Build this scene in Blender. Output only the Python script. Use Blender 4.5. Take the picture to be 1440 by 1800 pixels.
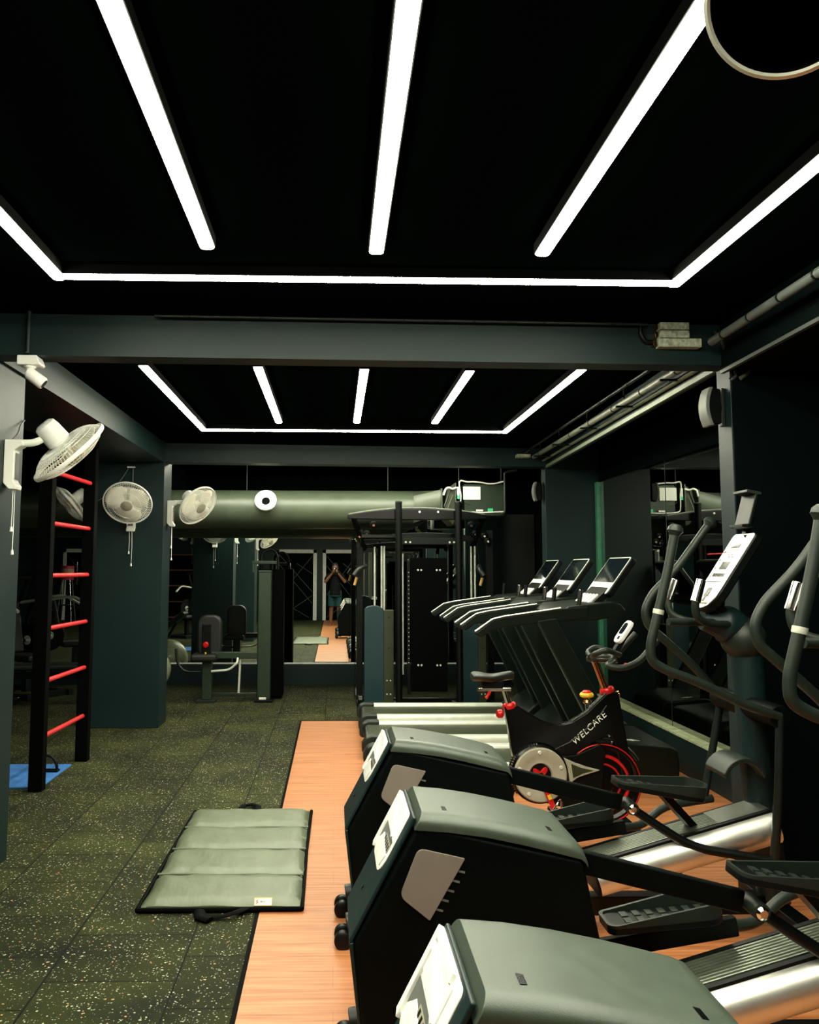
import bpy, bmesh, random
from math import pi, sin, cos, radians, atan2, hypot, sqrt
from mathutils import Vector, Matrix, Euler, Quaternion

random.seed(7)
for o in list(bpy.data.objects):
    bpy.data.objects.remove(o)
SC = bpy.context.scene
COL = SC.collection

# ------------------------------------------------------------------ camera, world, exposure
cam_d = bpy.data.cameras.new('camera')
cam = bpy.data.objects.new('camera', cam_d)
COL.objects.link(cam)
cam_d.sensor_width = 36.0
cam_d.lens = 36.0 * 1550.0 / 1800.0
cam_d.shift_x = 0.05
cam_d.shift_y = -0.0278
cam_d.clip_start = 0.02
YAW, PITCH, ROLL = atan2(40, 1550), atan2(151, 1550), 0.003
cam.matrix_world = (Matrix.Translation((0, 0, 1.54)) @ Matrix.Rotation(-YAW, 4, 'Z')
                    @ Matrix.Rotation(pi / 2 + PITCH, 4, 'X') @ Matrix.Rotation(ROLL, 4, 'Z'))
SC.camera = cam

world = bpy.data.worlds.new('night')
SC.world = world
world.use_nodes = True
world.node_tree.nodes['Background'].inputs[0].default_value = (0.02, 0.03, 0.035, 1)
world.node_tree.nodes['Background'].inputs[1].default_value = 0.2

SC.view_settings.view_transform = 'Standard'
SC.view_settings.look = 'None'
SC.view_settings.gamma = 1
SC.view_settings.exposure = 0.25
SC.view_settings.use_curve_mapping = False

STRIP_POWER = 68.0          # emission of the LED diffusers


# ------------------------------------------------------------------ materials
def nodes_of(name):
    m = bpy.data.materials.new(name)
    m.use_nodes = True
    nt = m.node_tree
    return m, nt, nt.nodes['Principled BSDF']


def mat(name, col, rough=0.5, metal=0.0, spec=0.5, var=0.12, scale=18.0, bump=0.0, bscale=300.0, coat=0.0):
    """procedural paint / plastic / metal: slight noise in colour and gloss, optional fine bump"""
    m, nt, b = nodes_of(name)
    tc = nt.nodes.new('ShaderNodeTexCoord')
    nz = nt.nodes.new('ShaderNodeTexNoise')
    nz.inputs['Scale'].default_value = scale
    nz.inputs['Detail'].default_value = 3
    nt.links.new(tc.outputs['Object'], nz.inputs['Vector'])
    rp = nt.nodes.new('ShaderNodeValToRGB')
    rp.color_ramp.elements[0].position = 0.3
    rp.color_ramp.elements[1].position = 0.7
    rp.color_ramp.elements[0].color = tuple(c * (1 - var) for c in col) + (1,)
    rp.color_ramp.elements[1].color = tuple(min(1, c * (1 + var)) for c in col) + (1,)
    nt.links.new(nz.outputs['Fac'], rp.inputs['Fac'])
    nt.links.new(rp.outputs['Color'], b.inputs['Base Color'])
    mr = nt.nodes.new('ShaderNodeMapRange')
    mr.inputs['To Min'].default_value = max(0.02, rough - 0.05)
    mr.inputs['To Max'].default_value = min(1, rough + 0.05)
    nt.links.new(nz.outputs['Fac'], mr.inputs['Value'])
    nt.links.new(mr.outputs['Result'], b.inputs['Roughness'])
    b.inputs['Metallic'].default_value = metal
    b.inputs['Specular IOR Level'].default_value = spec
    b.inputs['Coat Weight'].default_value = coat
    if bump:
        n2 = nt.nodes.new('ShaderNodeTexNoise')
        n2.inputs['Scale'].default_value = bscale
        nt.links.new(tc.outputs['Object'], n2.inputs['Vector'])
        bp = nt.nodes.new('ShaderNodeBump')
        bp.inputs['Strength'].default_value = bump
        bp.inputs['Distance'].default_value = 0.002
        nt.links.new(n2.outputs['Fac'], bp.inputs['Height'])
        nt.links.new(bp.outputs['Normal'], b.inputs['Normal'])
    return m


M = {}
M['teal_wall'] = mat('dark_teal_paint', (0.0026, 0.0150, 0.0158), 0.50, spec=0.34, bump=0.25, bscale=60, scale=2)
M['pillar_side'] = M['teal_wall']
M['ceiling'] = mat('matt_black_ceiling', (0.0008, 0.0017, 0.0015), 0.95, spec=0.0, scale=3)
M['wall_black'] = mat('black_wall_paint', (0.0008, 0.0030, 0.0030), 0.8, spec=0.04, scale=3)
M['black'] = mat('black_powder_coat', (0.0012, 0.0022, 0.0019), 0.42, spec=0.2, bump=0.1)
M['black_matt'] = mat('black_matt', (0.0008, 0.0011, 0.0011), 0.7, spec=0.04)
M['black_gloss'] = mat('black_gloss', (0.0015, 0.002, 0.002), 0.22, spec=0.35)
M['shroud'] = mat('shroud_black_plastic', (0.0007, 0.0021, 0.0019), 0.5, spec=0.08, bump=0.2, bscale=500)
M['shroud_lit'] = mat('shroud_plastic_lit', (0.046, 0.064, 0.047), 0.40, spec=0.6, bump=0.2, bscale=500)  # lighter copy of the shroud plastic; light from above put into its colour
M['shroud_teal'] = mat('shroud_teal_plastic', (0.0035, 0.0165, 0.0175), 0.45, spec=0.4)
M['grip'] = mat('grey_green_rubber', (0.0095, 0.0160, 0.0118), 0.46, spec=0.4)
M['tube'] = mat('painted_tube', (0.0045, 0.009, 0.008), 0.38, spec=0.4)
M['silver'] = mat('brushed_aluminium', (0.80, 0.80, 0.75), 0.42, metal=1.0, var=0.03)
M['silver_groove'] = mat('grooved_dark_aluminium', (0.40, 0.43, 0.37), 0.33, metal=1.0, var=0.03)
M['chrome'] = mat('chrome', (0.8, 0.8, 0.78), 0.12, metal=1.0, var=0.02)
M['rail_silver'] = mat('silver_paint', (0.70, 0.74, 0.64), 0.35, metal=0.3, var=0.06)
M['white'] = mat('white_plastic', (0.94, 0.95, 0.90), 0.4, var=0.02)
M['white_bright'] = mat('white_gloss_plastic', (0.93, 0.94, 0.90), 0.3, var=0.02)
M['cream'] = mat('cream_blade_plastic', (0.92, 0.91, 0.78), 0.4, var=0.03)
M['grey_panel'] = mat('taupe_grey_plastic', (0.20, 0.175, 0.15), 0.6, spec=0.3, var=0.05)
M['grey'] = mat('mid_grey_plastic', (0.13, 0.14, 0.125), 0.5)
M['beige'] = mat('beige_grey_plastic', (0.36, 0.34, 0.26), 0.45, var=0.05)
M['red'] = mat('red_paint', (0.60, 0.022, 0.028), 0.4, var=0.08)
M['red_gloss'] = mat('red_anodised', (0.62, 0.012, 0.012), 0.28, metal=0.3)
M['yellow'] = mat('yellow_plastic', (0.75, 0.48, 0.03), 0.4)
M['blue_mat'] = mat('blue_foam', (0.035, 0.16, 0.46), 0.7, var=0.25, scale=9)
M['teal_cover'] = mat('teal_cover_paint', (0.0065, 0.034, 0.042), 0.4, var=0.1)
M['olive'] = mat('olive_metal', (0.023, 0.031, 0.010), 0.45)
M['green_metal'] = mat('dark_green_metal', (0.0022, 0.0060, 0.0038), 0.4, spec=0.25)
M['machine_green'] = mat('machine_green_enamel', (0.016, 0.032, 0.018), 0.4, spec=0.5)
M['duct'] = mat('painted_duct', (0.050, 0.066, 0.042), 0.40, spec=0.5, var=0.1, scale=5)
M['leather'] = mat('black_vinyl', (0.008, 0.009, 0.009), 0.5, bump=0.4, bscale=150)
M['gold'] = mat('wooden_grip', (0.55, 0.33, 0.10), 0.5)
M['screen'] = mat('dark_screen_glass', (0.004, 0.008, 0.010), 0.06, spec=0.8)
M['pink'] = mat('pink_plastic', (0.75, 0.06, 0.18), 0.4)
M['peach'] = mat('peach_band', (0.75, 0.48, 0.30), 0.5)
M['brown_wood'] = mat('brown_laminate', (0.16, 0.055, 0.022), 0.5, var=0.3)
M['ball'] = mat('pearl_green_vinyl', (0.42, 0.46, 0.30), 0.28, coat=0.3)
M['skin'] = mat('brown_skin', (0.13, 0.055, 0.030), 0.55, var=0.06)
M['hair'] = mat('black_hair', (0.008, 0.007, 0.007), 0.6, bump=0.6)
M['shirt'] = mat('black_cotton', (0.003, 0.004, 0.005), 0.9, spec=0.1)
M['shirt_print'] = mat('cyan_print', (0.03, 0.30, 0.38), 0.7)
M['shorts'] = mat('teal_cotton', (0.012, 0.040, 0.045), 0.9, spec=0.1)
M['label'] = mat('white_label', (0.8, 0.8, 0.72), 0.6, var=0.02)
M['brown_metal'] = mat('brownish_steel', (0.45, 0.22, 0.10), 0.2, metal=1.0)
M['pipe'] = mat('pale_painted_pipe', (0.13, 0.14, 0.105), 0.4, var=0.2)
M['trim_line'] = mat('pale_green_trim', (0.22, 0.26, 0.19), 0.4)
M['ledge'] = mat('blotchy_pale_ledge', (0.42, 0.47, 0.28), 0.5, var=0.35, scale=14)  # pale green with a blotchy tone
M['glass_edge'] = mat('green_glass_edge', (0.05, 0.22, 0.13), 0.25)
M['trim_white'] = mat('white_trim', (0.85, 0.87, 0.84), 0.5)
M['lattice'] = mat('grey_lattice', (0.06, 0.07, 0.065), 0.5)
M['clear_box'] = mat('pale_terminal_cover', (0.33, 0.36, 0.27), 0.3, var=0.5, scale=60)
M['green_tag'] = mat('green_tag', (0.05, 0.55, 0.25), 0.5)


def mat_mirror(name='silvered_mirror', k=1.0):
    m, nt, b = nodes_of(name)
    tc = nt.nodes.new('ShaderNodeTexCoord')
    nz = nt.nodes.new('ShaderNodeTexNoise')
    nz.inputs['Scale'].default_value = 1.5
    nt.links.new(tc.outputs['Object'], nz.inputs['Vector'])
    rp = nt.nodes.new('ShaderNodeValToRGB')
    rp.color_ramp.elements[0].color = (0.86 * k, 0.92 * k, 0.86 * k, 1)
    rp.color_ramp.elements[1].color = (0.90 * k, 0.95 * k, 0.90 * k, 1)
    nt.links.new(nz.outputs['Fac'], rp.inputs['Fac'])
    nt.links.new(rp.outputs['Color'], b.inputs['Base Color'])
    b.inputs['Metallic'].default_value = 1
    b.inputs['Roughness'].default_value = 0.0
    return m


def mat_emit():
    m = bpy.data.materials.new('led_diffuser')
    m.use_nodes = True
    nt = m.node_tree
    nt.nodes.clear()
    out = nt.nodes.new('ShaderNodeOutputMaterial')
    em = nt.nodes.new('ShaderNodeEmission')
    em.inputs[0].default_value = (1.0, 0.98, 0.76, 1)
    em.inputs[1].default_value = STRIP_POWER
    nt.links.new(em.outputs[0], out.inputs[0])
    return m


def mat_rubber():
    """black gym tiles, 0.495 x 0.425 m in running bond, with pale rubber flecks"""
    m, nt, b = nodes_of('flecked_rubber_tiles')
    N, L = nt.nodes.new, nt.links.new

    def math(op, a, bb=None, c=None):
        n = N('ShaderNodeMath')
        n.operation = op
        for i, v in enumerate((a, bb, c)):
            if v is None:
                continue
            if isinstance(v, (int, float)):
                n.inputs[i].default_value = v
            else:
                L(v, n.inputs[i])
        return n.outputs[0]
    tc = N('ShaderNodeTexCoord')
    sp = N('ShaderNodeSeparateXYZ')
    L(tc.outputs['Object'], sp.inputs[0])
    x = math('DIVIDE', math('ADD', sp.outputs[0], 0.59 + 0.495 * 40), 0.495)
    colid = math('FLOOR', x)
    fx = math('SUBTRACT', x, colid)
    odd = math('MODULO', colid, 2.0)
    y = math('ADD', math('DIVIDE', math('ADD', sp.outputs[1], 20 * 0.425 - 0.305), 0.425), math('MULTIPLY', odd, 0.5))
    rowid = math('FLOOR', y)
    fy = math('SUBTRACT', y, rowid)
    ex = math('MULTIPLY', math('MINIMUM', fx, math('SUBTRACT', 1.0, fx)), 0.495)
    ey = math('MULTIPLY', math('MINIMUM', fy, math('SUBTRACT', 1.0, fy)), 0.425)
    edge = math('MINIMUM', ex, ey)
    seam = math('LESS_THAN', edge, 0.0042)
    # one tone per tile
    wn = N('ShaderNodeTexWhiteNoise')
    wn.noise_dimensions = '2D'
    cb = N('ShaderNodeCombineXYZ')
    L(colid, cb.inputs[0]); L(rowid, cb.inputs[1])
    L(cb.outputs[0], wn.inputs['Vector'])
    # base crumb colour
    n1 = N('ShaderNodeTexNoise'); n1.inputs['Scale'].default_value = 2.2; n1.inputs['Detail'].default_value = 4
    L(tc.outputs['Object'], n1.inputs['Vector'])
    n2 = N('ShaderNodeTexNoise'); n2.inputs['Scale'].default_value = 240; n2.inputs['Detail'].default_value = 2
    L(tc.outputs['Object'], n2.inputs['Vector'])
    r1 = N('ShaderNodeValToRGB')
    r1.color_ramp.elements[0].position = 0.3; r1.color_ramp.elements[0].color = (0.0080, 0.0105, 0.0038, 1)
    r1.color_ramp.elements[1].position = 0.72; r1.color_ramp.elements[1].color = (0.034, 0.040, 0.0088, 1)
    L(n1.outputs['Fac'], r1.inputs['Fac'])
    tone = math('MULTIPLY_ADD', wn.outputs['Value'], 0.65, 0.66)
    crumb = math('MULTIPLY', tone, math('MULTIPLY_ADD', n2.outputs['Fac'], 1.4, 0.3))
    mul = N('ShaderNodeMixRGB'); mul.blend_type = 'MULTIPLY'; mul.inputs[0].default_value = 1
    L(r1.outputs['Color'], mul.inputs[1])
    cc = N('ShaderNodeCombineXYZ')
    for i in range(3):
        L(crumb, cc.inputs[i])
    L(cc.outputs[0], mul.inputs[2])
    # flecks, two sizes
    col = mul.outputs[0]
    for sc, thr, keep, c in ((62, 0.29, 0.82, (0.46, 0.46, 0.33, 1)), (105, 0.31, 0.76, (0.34, 0.35, 0.24, 1)), (40, 0.20, 0.90, (0.42, 0.26, 0.13, 1))):
        warp = N('ShaderNodeTexNoise'); warp.inputs['Scale'].default_value = sc * 1.3
        L(tc.outputs['Object'], warp.inputs['Vector'])
        mx = N('ShaderNodeMixRGB'); mx.inputs[0].default_value = 0.012
        L(tc.outputs['Object'], mx.inputs[1]); L(warp.outputs['Color'], mx.inputs[2])
        vo = N('ShaderNodeTexVoronoi'); vo.inputs['Scale'].default_value = sc
        vo.voronoi_dimensions = '2D'
        L(mx.outputs[0], vo.inputs['Vector'])
        sc_ = N('ShaderNodeSeparateColor')
        L(vo.outputs['Color'], sc_.inputs[0])
        f = math('MULTIPLY', math('LESS_THAN', vo.outputs['Distance'], math('MULTIPLY', sc_.outputs[1], thr)), math('GREATER_THAN', sc_.outputs[0], keep))
        mm = N('ShaderNodeMixRGB'); L(f, mm.inputs[0]); L(col, mm.inputs[1]); mm.inputs[2].default_value = c
        col = mm.outputs[0]
    fin = N('ShaderNodeMixRGB'); L(seam, fin.inputs[0]); L(col, fin.inputs[1]); fin.inputs[2].default_value = (0.003, 0.0035, 0.002, 1)
    L(fin.outputs[0], b.inputs['Base Color'])
    b.inputs['Roughness'].default_value = 0.75
    b.inputs['Specular IOR Level'].default_value = 0.12
    bp = N('ShaderNodeBump'); bp.inputs['Strength'].default_value = 0.5; bp.inputs['Distance'].default_value = 0.002
    L(math('SUBTRACT', n2.outputs['Fac'], math('MULTIPLY', seam, 2.0)), bp.inputs['Height'])
    L(bp.outputs['Normal'], b.inputs['Normal'])
    return m


def mat_wood():
    """orange-brown vinyl planks with the grain running across the room"""
    m, nt, b = nodes_of('orange_wood_vinyl')
    N, L = nt.nodes.new, nt.links.new
    tc = N('ShaderNodeTexCoord')
    mp = N('ShaderNodeMapping'); mp.inputs['Scale'].default_value = (2.2, 46, 1)
    L(tc.outputs['Object'], mp.inputs['Vector'])
    n1 = N('ShaderNodeTexNoise'); n1.inputs['Scale'].default_value = 1; n1.inputs['Detail'].default_value = 5
    L(mp.outputs[0], n1.inputs['Vector'])
    r = N('ShaderNodeValToRGB')
    r.color_ramp.elements[0].position = 0.28; r.color_ramp.elements[0].color = (0.29, 0.084, 0.022, 1)
    r.color_ramp.elements[1].position = 0.68; r.color_ramp.elements[1].color = (0.57, 0.235, 0.098, 1)
    e = r.color_ramp.elements.new(0.48); e.color = (0.45, 0.165, 0.058, 1)
    L(n1.outputs['Fac'], r.inputs['Fac'])
    bk = N('ShaderNodeTexBrick')
    bk.inputs['Color1'].default_value = (1, 1, 1, 1); bk.inputs['Color2'].default_value = (0.90, 0.90, 0.88, 1)
    bk.inputs['Mortar'].default_value = (0.72, 0.66, 0.6, 1)
    bk.inputs['Scale'].default_value = 1; bk.inputs['Mortar Size'].default_value = 0.0012
    bk.inputs['Brick Width'].default_value = 1.22; bk.inputs['Row Height'].default_value = 0.18
    L(tc.outputs['Object'], bk.inputs['Vector'])
    mu = N('ShaderNodeMixRGB'); mu.blend_type = 'MULTIPLY'; mu.inputs[0].default_value = 1
    L(r.outputs['Color'], mu.inputs[1]); L(bk.outputs['Color'], mu.inputs[2])
    L(mu.outputs[0], b.inputs['Base Color'])
    b.inputs['Roughness'].default_value = 0.42
    b.inputs['Specular IOR Level'].default_value = 0.4
    return m


def mat_mat():
    """grey-green vinyl of the folding mat, a little crumpled"""
    m, nt, b = nodes_of('grey_green_vinyl')
    N, L = nt.nodes.new, nt.links.new
    tc = N('ShaderNodeTexCoord')
    mp = N('ShaderNodeMapping'); mp.inputs['Scale'].default_value = (9, 1.6, 1)
    L(tc.outputs['Object'], mp.inputs['Vector'])
    n1 = N('ShaderNodeTexNoise'); n1.inputs['Scale'].default_value = 1.0; n1.inputs['Detail'].default_value = 3
    L(mp.outputs[0], n1.inputs['Vector'])
    r = N('ShaderNodeValToRGB')
    r.color_ramp.elements[0].position = 0.25; r.color_ramp.elements[0].color = (0.095, 0.115, 0.070, 1)
    r.color_ramp.elements[1].position = 0.75; r.color_ramp.elements[1].color = (0.135, 0.165, 0.105, 1)
    L(n1.outputs['Fac'], r.inputs['Fac'])
    L(r.outputs['Color'], b.inputs['Base Color'])
    b.inputs['Roughness'].default_value = 0.42
    n2 = N('ShaderNodeTexNoise'); n2.inputs['Scale'].default_value = 1.0; n2.inputs['Detail'].default_value = 4
    mp2 = N('ShaderNodeMapping'); mp2.inputs['Scale'].default_value = (14, 5, 1)
    L(tc.outputs['Object'], mp2.inputs['Vector']); L(mp2.outputs[0], n2.inputs['Vector'])
    bp = N('ShaderNodeBump'); bp.inputs['Strength'].default_value = 0.5; bp.inputs['Distance'].default_value = 0.012
    L(n2.outputs['Fac'], bp.inputs['Height'])
    L(bp.outputs['Normal'], b.inputs['Normal'])
    return m


M['mirror'] = mat_mirror()
M['mirror_dim'] = mat_mirror('smoked_mirror', 0.38)
M['led'] = mat_emit()
M['rubber'] = mat_rubber()
M['wood'] = mat_wood()
M['mat_vinyl'] = mat_mat()


# ------------------------------------------------------------------ mesh helpers
def V(*a):
    return Vector(a)


def rounded(pts, r=0.03, n=4):
    """polyline with its inner corners rounded"""
    pts = [Vector(p) for p in pts]
    out = [pts[0]]
    for i in range(1, len(pts) - 1):
        a, b, c = pts[i - 1], pts[i], pts[i + 1]
        d1, d2 = (a - b), (c - b)
        rr = min(r, d1.length * 0.45, d2.length * 0.45)
        p, q = b + d1.normalized() * rr, b + d2.normalized() * rr
        for k in range(n + 1):
            t = k / n
            out.append(p * (1 - t) ** 2 + b * 2 * t * (1 - t) + q * t * t)
    out.append(pts[-1])
    return out


def frame_of(axis):
    axis = Vector(axis).normalized()
    up = Vector((0, 0, 1)) if abs(axis.z) < 0.95 else Vector((1, 0, 0))
    x = up.cross(axis).normalized()
    y = axis.cross(x).normalized()
    return x, y, axis


class MB:
    """collects shapes (world coordinates) and links them as ONE mesh object"""

    def __init__(self):
        self.bm = bmesh.new()
        self.M = Matrix.Identity(4)

    def v(self, p):
        return self.bm.verts.new(self.M @ Vector(p))

    def f(self, vs):
        try:
            return self.bm.faces.new(vs)
        except ValueError:
            return None

    def box(self, x0, x1, y0, y1, z0, z1):
        c = [self.v((x, y, z)) for z in (z0, z1) for y in (y0, y1) for x in (x0, x1)]
        for q in ((0, 2, 3, 1), (4, 5, 7, 6), (0, 1, 5, 4), (2, 6, 7, 3), (0, 4, 6, 2), (1, 3, 7, 5)):
            self.f([c[i] for i in q])
        return self

    def prism(self, pts, a0, a1, axis='y'):
        """polygon (2-D points) extruded along an axis: 'y' -> (x,z), 'x' -> (y,z), 'z' -> (x,y)"""
        def P(p, a):
            return (p[0], a, p[1]) if axis == 'y' else (a, p[0], p[1]) if axis == 'x' else (p[0], p[1], a)
        A = [self.v(P(p, a0)) for p in pts]
        B = [self.v(P(p, a1)) for p in pts]
        self.f(A); self.f(B[::-1])
        n = len(pts)
        for i in range(n):
            self.f([A[i], B[i], B[(i + 1) % n], A[(i + 1) % n]])
        return self

    def tube(self, pts, r, n=10, closed=False, flat=None):
        """tube along a polyline; r a number or one radius per point; flat=(a,b) scales the section"""
        pts = [Vector(p) for p in pts]
        m = len(pts)
        rs = r if isinstance(r, (list, tuple)) else [r] * m
        tang = []
        for i in range(m):
            a = pts[(i - 1) % m] if closed or i > 0 else pts[i]
            b = pts[(i + 1) % m] if closed or i < m - 1 else pts[i]
            tang.append((b - a).normalized())
        x, y, _ = frame_of(tang[0])
        rings = []
        for i in range(m):
            t = tang[i]
            x = (x - t * x.dot(t)).normalized()
            y = t.cross(x).normalized()
            fx, fy = flat if flat else (1, 1)
            rings.append([self.v(pts[i] + (x * cos(2 * pi * k / n) * fx + y * sin(2 * pi * k / n) * fy) * rs[i]) for k in range(n)])
        for i in range(m if closed else m - 1):
            A, B = rings[i], rings[(i + 1) % m]
            for k in range(n):
                self.f([A[k], A[(k + 1) % n], B[(k + 1) % n], B[k]])
        if not closed:
            self.f(rings[0][::-1]); self.f(rings[-1])
        return self

    def cyl(self, p0, p1, r0, r1=None, n=24):
        return self.tube([p0, p1], [r0, r0 if r1 is None else r1], n)

    def bar(self, p0, p1, w, h, up=(0, 0, 1)):
        """rectangular bar from p0 to p1, w across, h along 'up'"""
        p0, p1 = Vector(p0), Vector(p1)
        t = (p1 - p0).normalized()
        u = Vector(up)
        s = t.cross(u).normalized()
        u = s.cross(t).normalized()
        A = [self.v(p0 + s * a * w / 2 + u * b * h / 2) for a, b in ((-1, -1), (1, -1), (1, 1), (-1, 1))]
        B = [self.v(p1 + s * a * w / 2 + u * b * h / 2) for a, b in ((-1, -1), (1, -1), (1, 1), (-1, 1))]
        self.f(A[::-1]); self.f(B)
        for i in range(4):
            self.f([A[i], A[(i + 1) % 4], B[(i + 1) % 4], B[i]])
        return self

    def lathe(self, prof, origin, axis, n=32, cap=True):
        """revolve (radius, height) pairs about an axis through origin"""
        x, y, a = frame_of(axis)
        o = Vector(origin)
        rings = []
        for r, h in prof:
            if r < 1e-6:
                rings.append([self.v(o + a * h)])
            else:
                rings.append([self.v(o + a * h + (x * cos(2 * pi * k / n) + y * sin(2 * pi * k / n)) * r) for k in range(n)])
        for A, B in zip(rings, rings[1:]):
            for k in range(n):
                k2 = (k + 1) % n
                if len(A) == 1 and len(B) > 1:
                    self.f([A[0], B[k], B[k2]])
                elif len(B) == 1 and len(A) > 1:
                    self.f([A[k], B[0], A[k2]])
                elif len(A) > 1:
                    self.f([A[k], B[k], B[k2], A[k2]])
        if cap:
            for R, rev in ((rings[0], True), (rings[-1], False)):
                if len(R) > 1:
                    self.f(R[::-1] if rev else R)
        return self

    def ring(self, origin, axis, R, r, n=40, k=8):
        x, y, a = frame_of(axis)
        o = Vector(origin)
        return self.tube([o + (x * cos(2 * pi * i / n) + y * sin(2 * pi * i / n)) * R for i in range(n)], r, k, closed=True)

    def ball(self, c, r, sc=(1, 1, 1), u=20, v=14):
        c = Vector(c)
        rows = []
        for i in range(v + 1):
            th = pi * i / v
            if i in (0, v):
                rows.append([self.v(c + Vector((0, 0, r * cos(th) * sc[2])))])
            else:
                rows.append([self.v(c + Vector((r * sin(th) * cos(2 * pi * k / u) * sc[0], r * sin(th) * sin(2 * pi * k / u) * sc[1], r * cos(th) * sc[2]))) for k in range(u)])
        for A, B in zip(rows, rows[1:]):
            for k in range(u):
                k2 = (k + 1) % u
                if len(A) == 1:
                    self.f([A[0], B[k], B[k2]])
                elif len(B) == 1:
                    self.f([A[k], B[0], A[k2]])
                else:
                    self.f([A[k], B[k], B[k2], A[k2]])
        return self

    def build(self, name, material, parent=None, bevel=0.0, seg=2, angle=38, subsurf=0, remesh=0.0):
        bmesh.ops.recalc_face_normals(self.bm, faces=self.bm.faces)
        off = origin_of(parent)
        for vv in self.bm.verts:
            vv.co -= off
        me = bpy.data.meshes.new(name)
        self.bm.to_mesh(me)
        self.bm.free()
        for p in me.polygons:
            p.use_smooth = True
        me.set_sharp_from_angle(angle=radians(angle))
        me.materials.append(material)
        o = bpy.data.objects.new(name, me)
        COL.objects.link(o)
        if parent is not None:
            o.parent = parent
        if remesh:
            r = o.modifiers.new('remesh', 'REMESH')
            r.mode = 'VOXEL'; r.voxel_size = remesh; r.use_smooth_shade = True
            s = o.modifiers.new('smooth', 'SMOOTH'); s.iterations = 5; s.factor = 0.5
        if bevel:
            b = o.modifiers.new('bevel', 'BEVEL')
            b.width = bevel; b.segments = seg; b.limit_method = 'ANGLE'; b.angle_limit = radians(35)
            b.harden_normals = True
        if subsurf:
            s = o.modifiers.new('subsurf', 'SUBSURF'); s.levels = s.render_levels = subsurf
        return o


def origin_of(o):
    p = Vector((0, 0, 0))
    while o is not None:
        p += o.location
        o = o.parent
    return p


def tag(o, label, cat, group=None, kind=None):
    o['label'] = label
    o['category'] = cat
    if group:
        o['group'] = group
    if kind:
        o['kind'] = kind
    return o


def thing(name, label, cat, loc=(0, 0, 0), group=None):
    o = bpy.data.objects.new(name, None)
    COL.objects.link(o)
    o.location = loc
    o.empty_display_size = 0.1
    return tag(o, label, cat, group)


def struct(name, mb, m, label=None, cat=None, parent=None, bevel=0.0):
    o = mb.build(name, m, parent, bevel)
    if parent is None:
        o['kind'] = 'structure'
        if label:
            o['label'] = label; o['category'] = cat
    return o


def copy_tree(o, parent=None):
    c = o.copy()
    COL.objects.link(c)
    if parent is not None:
        c.parent = parent
    for ch in list(o.children):
        copy_tree(ch, c)
    return c


def text_mesh(name, body, size, matrix, material, parent, depth=0.0015, shear=0.0, squash=1.0):
    cu = bpy.data.curves.new(name, 'FONT')
    cu.body = body; cu.size = size; cu.extrude = depth
    cu.align_x = 'CENTER'; cu.align_y = 'CENTER'; cu.shear = shear; cu.space_character = 1.12
    tmp = bpy.data.objects.new(name + '_src', cu)
    COL.objects.link(tmp)
    dg = bpy.context.evaluated_depsgraph_get()
    me = bpy.data.meshes.new_from_object(tmp.evaluated_get(dg))
    bpy.data.objects.remove(tmp)
    bpy.data.curves.remove(cu)
    off = origin_of(parent)
    me.transform(Matrix.Translation(-off) @ matrix @ Matrix.Diagonal((squash, 1, 1, 1)))
    me.materials.clear(); me.materials.append(material)
    o = bpy.data.objects.new(name, me)
    COL.objects.link(o)
    o.parent = parent
    return o


# ------------------------------------------------------------------ the room
YB = 12.05      # mirror plane of the back wall
YE = -3.0       # entrance wall, behind the camera
XR = 2.75       # right wall
XL = -9.0
CZ = 2.80
struct('floor', MB().box(XL, XR, YE, YB + 0.1, -0.1, 0), M['rubber'], 'black flecked rubber tile floor', 'floor')
struct('floor_wood', MB().box(-0.332, XR, YE, 9.17, -0.0, 0.004), M['wood'], 'strip of orange wood vinyl flooring under the machines', 'floor')
e = MB(); e.box(-0.350, -0.332, YE, 9.19, 0, 0.006); e.box(-0.332, XR, 9.17, 9.19, 0, 0.006)
struct('trim_1', e, M['black_matt'], 'black edging strip around the wood flooring', 'trim')
struct('ceiling', MB().box(XL, XR, YE, YB + 0.1, CZ, CZ + 0.1), M['ceiling'], 'black ceiling', 'ceiling')
struct('wall_back', MB().box(XL, XR, YB + 0.012, YB + 0.15, 0, CZ), M['wall_black'], 'black back wall', 'wall')
struct('wall_right', MB().box(XR, XR + 0.15, YE, YB + 0.15, 0, CZ), M['wall_black'], 'black right wall', 'wall')
struct('wall_left', MB().box(XL - 0.15, XL, YE, YB + 0.15, 0, CZ), M['teal_wall'], 'dark teal left wall', 'wall')
struct('wall_entrance', MB().box(XL, XR, YE - 0.15, YE, 0, CZ), M['teal_wall'], 'dark teal entrance wall seen in the mirror', 'wall')
# low plinths carrying the mirrors
struct('baseboard_back', MB().box(XL, XR, YB - 0.03, YB + 0.012, 0, 0.275), M['teal_wall'], 'dark teal plinth under the back mirror', 'baseboard')
struct('trim_2', MB().box(XL, XR, YB - 0.035, YB, 0.275, 0.290), M['trim_white'], 'pale strip along the foot of the back mirror', 'trim')
struct('baseboard_right', MB().box(XR - 0.10, XR, 4.60, 9.10, 0, 0.27), M['teal_wall'], 'dark plinth under the right mirror', 'baseboard')
struct('trim_3', MB().box(XR - 0.105, XR, 4.60, 9.10, 0.27, 0.285), M['ledge'], 'pale blotchy ledge under the right mirror', 'trim')

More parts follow.
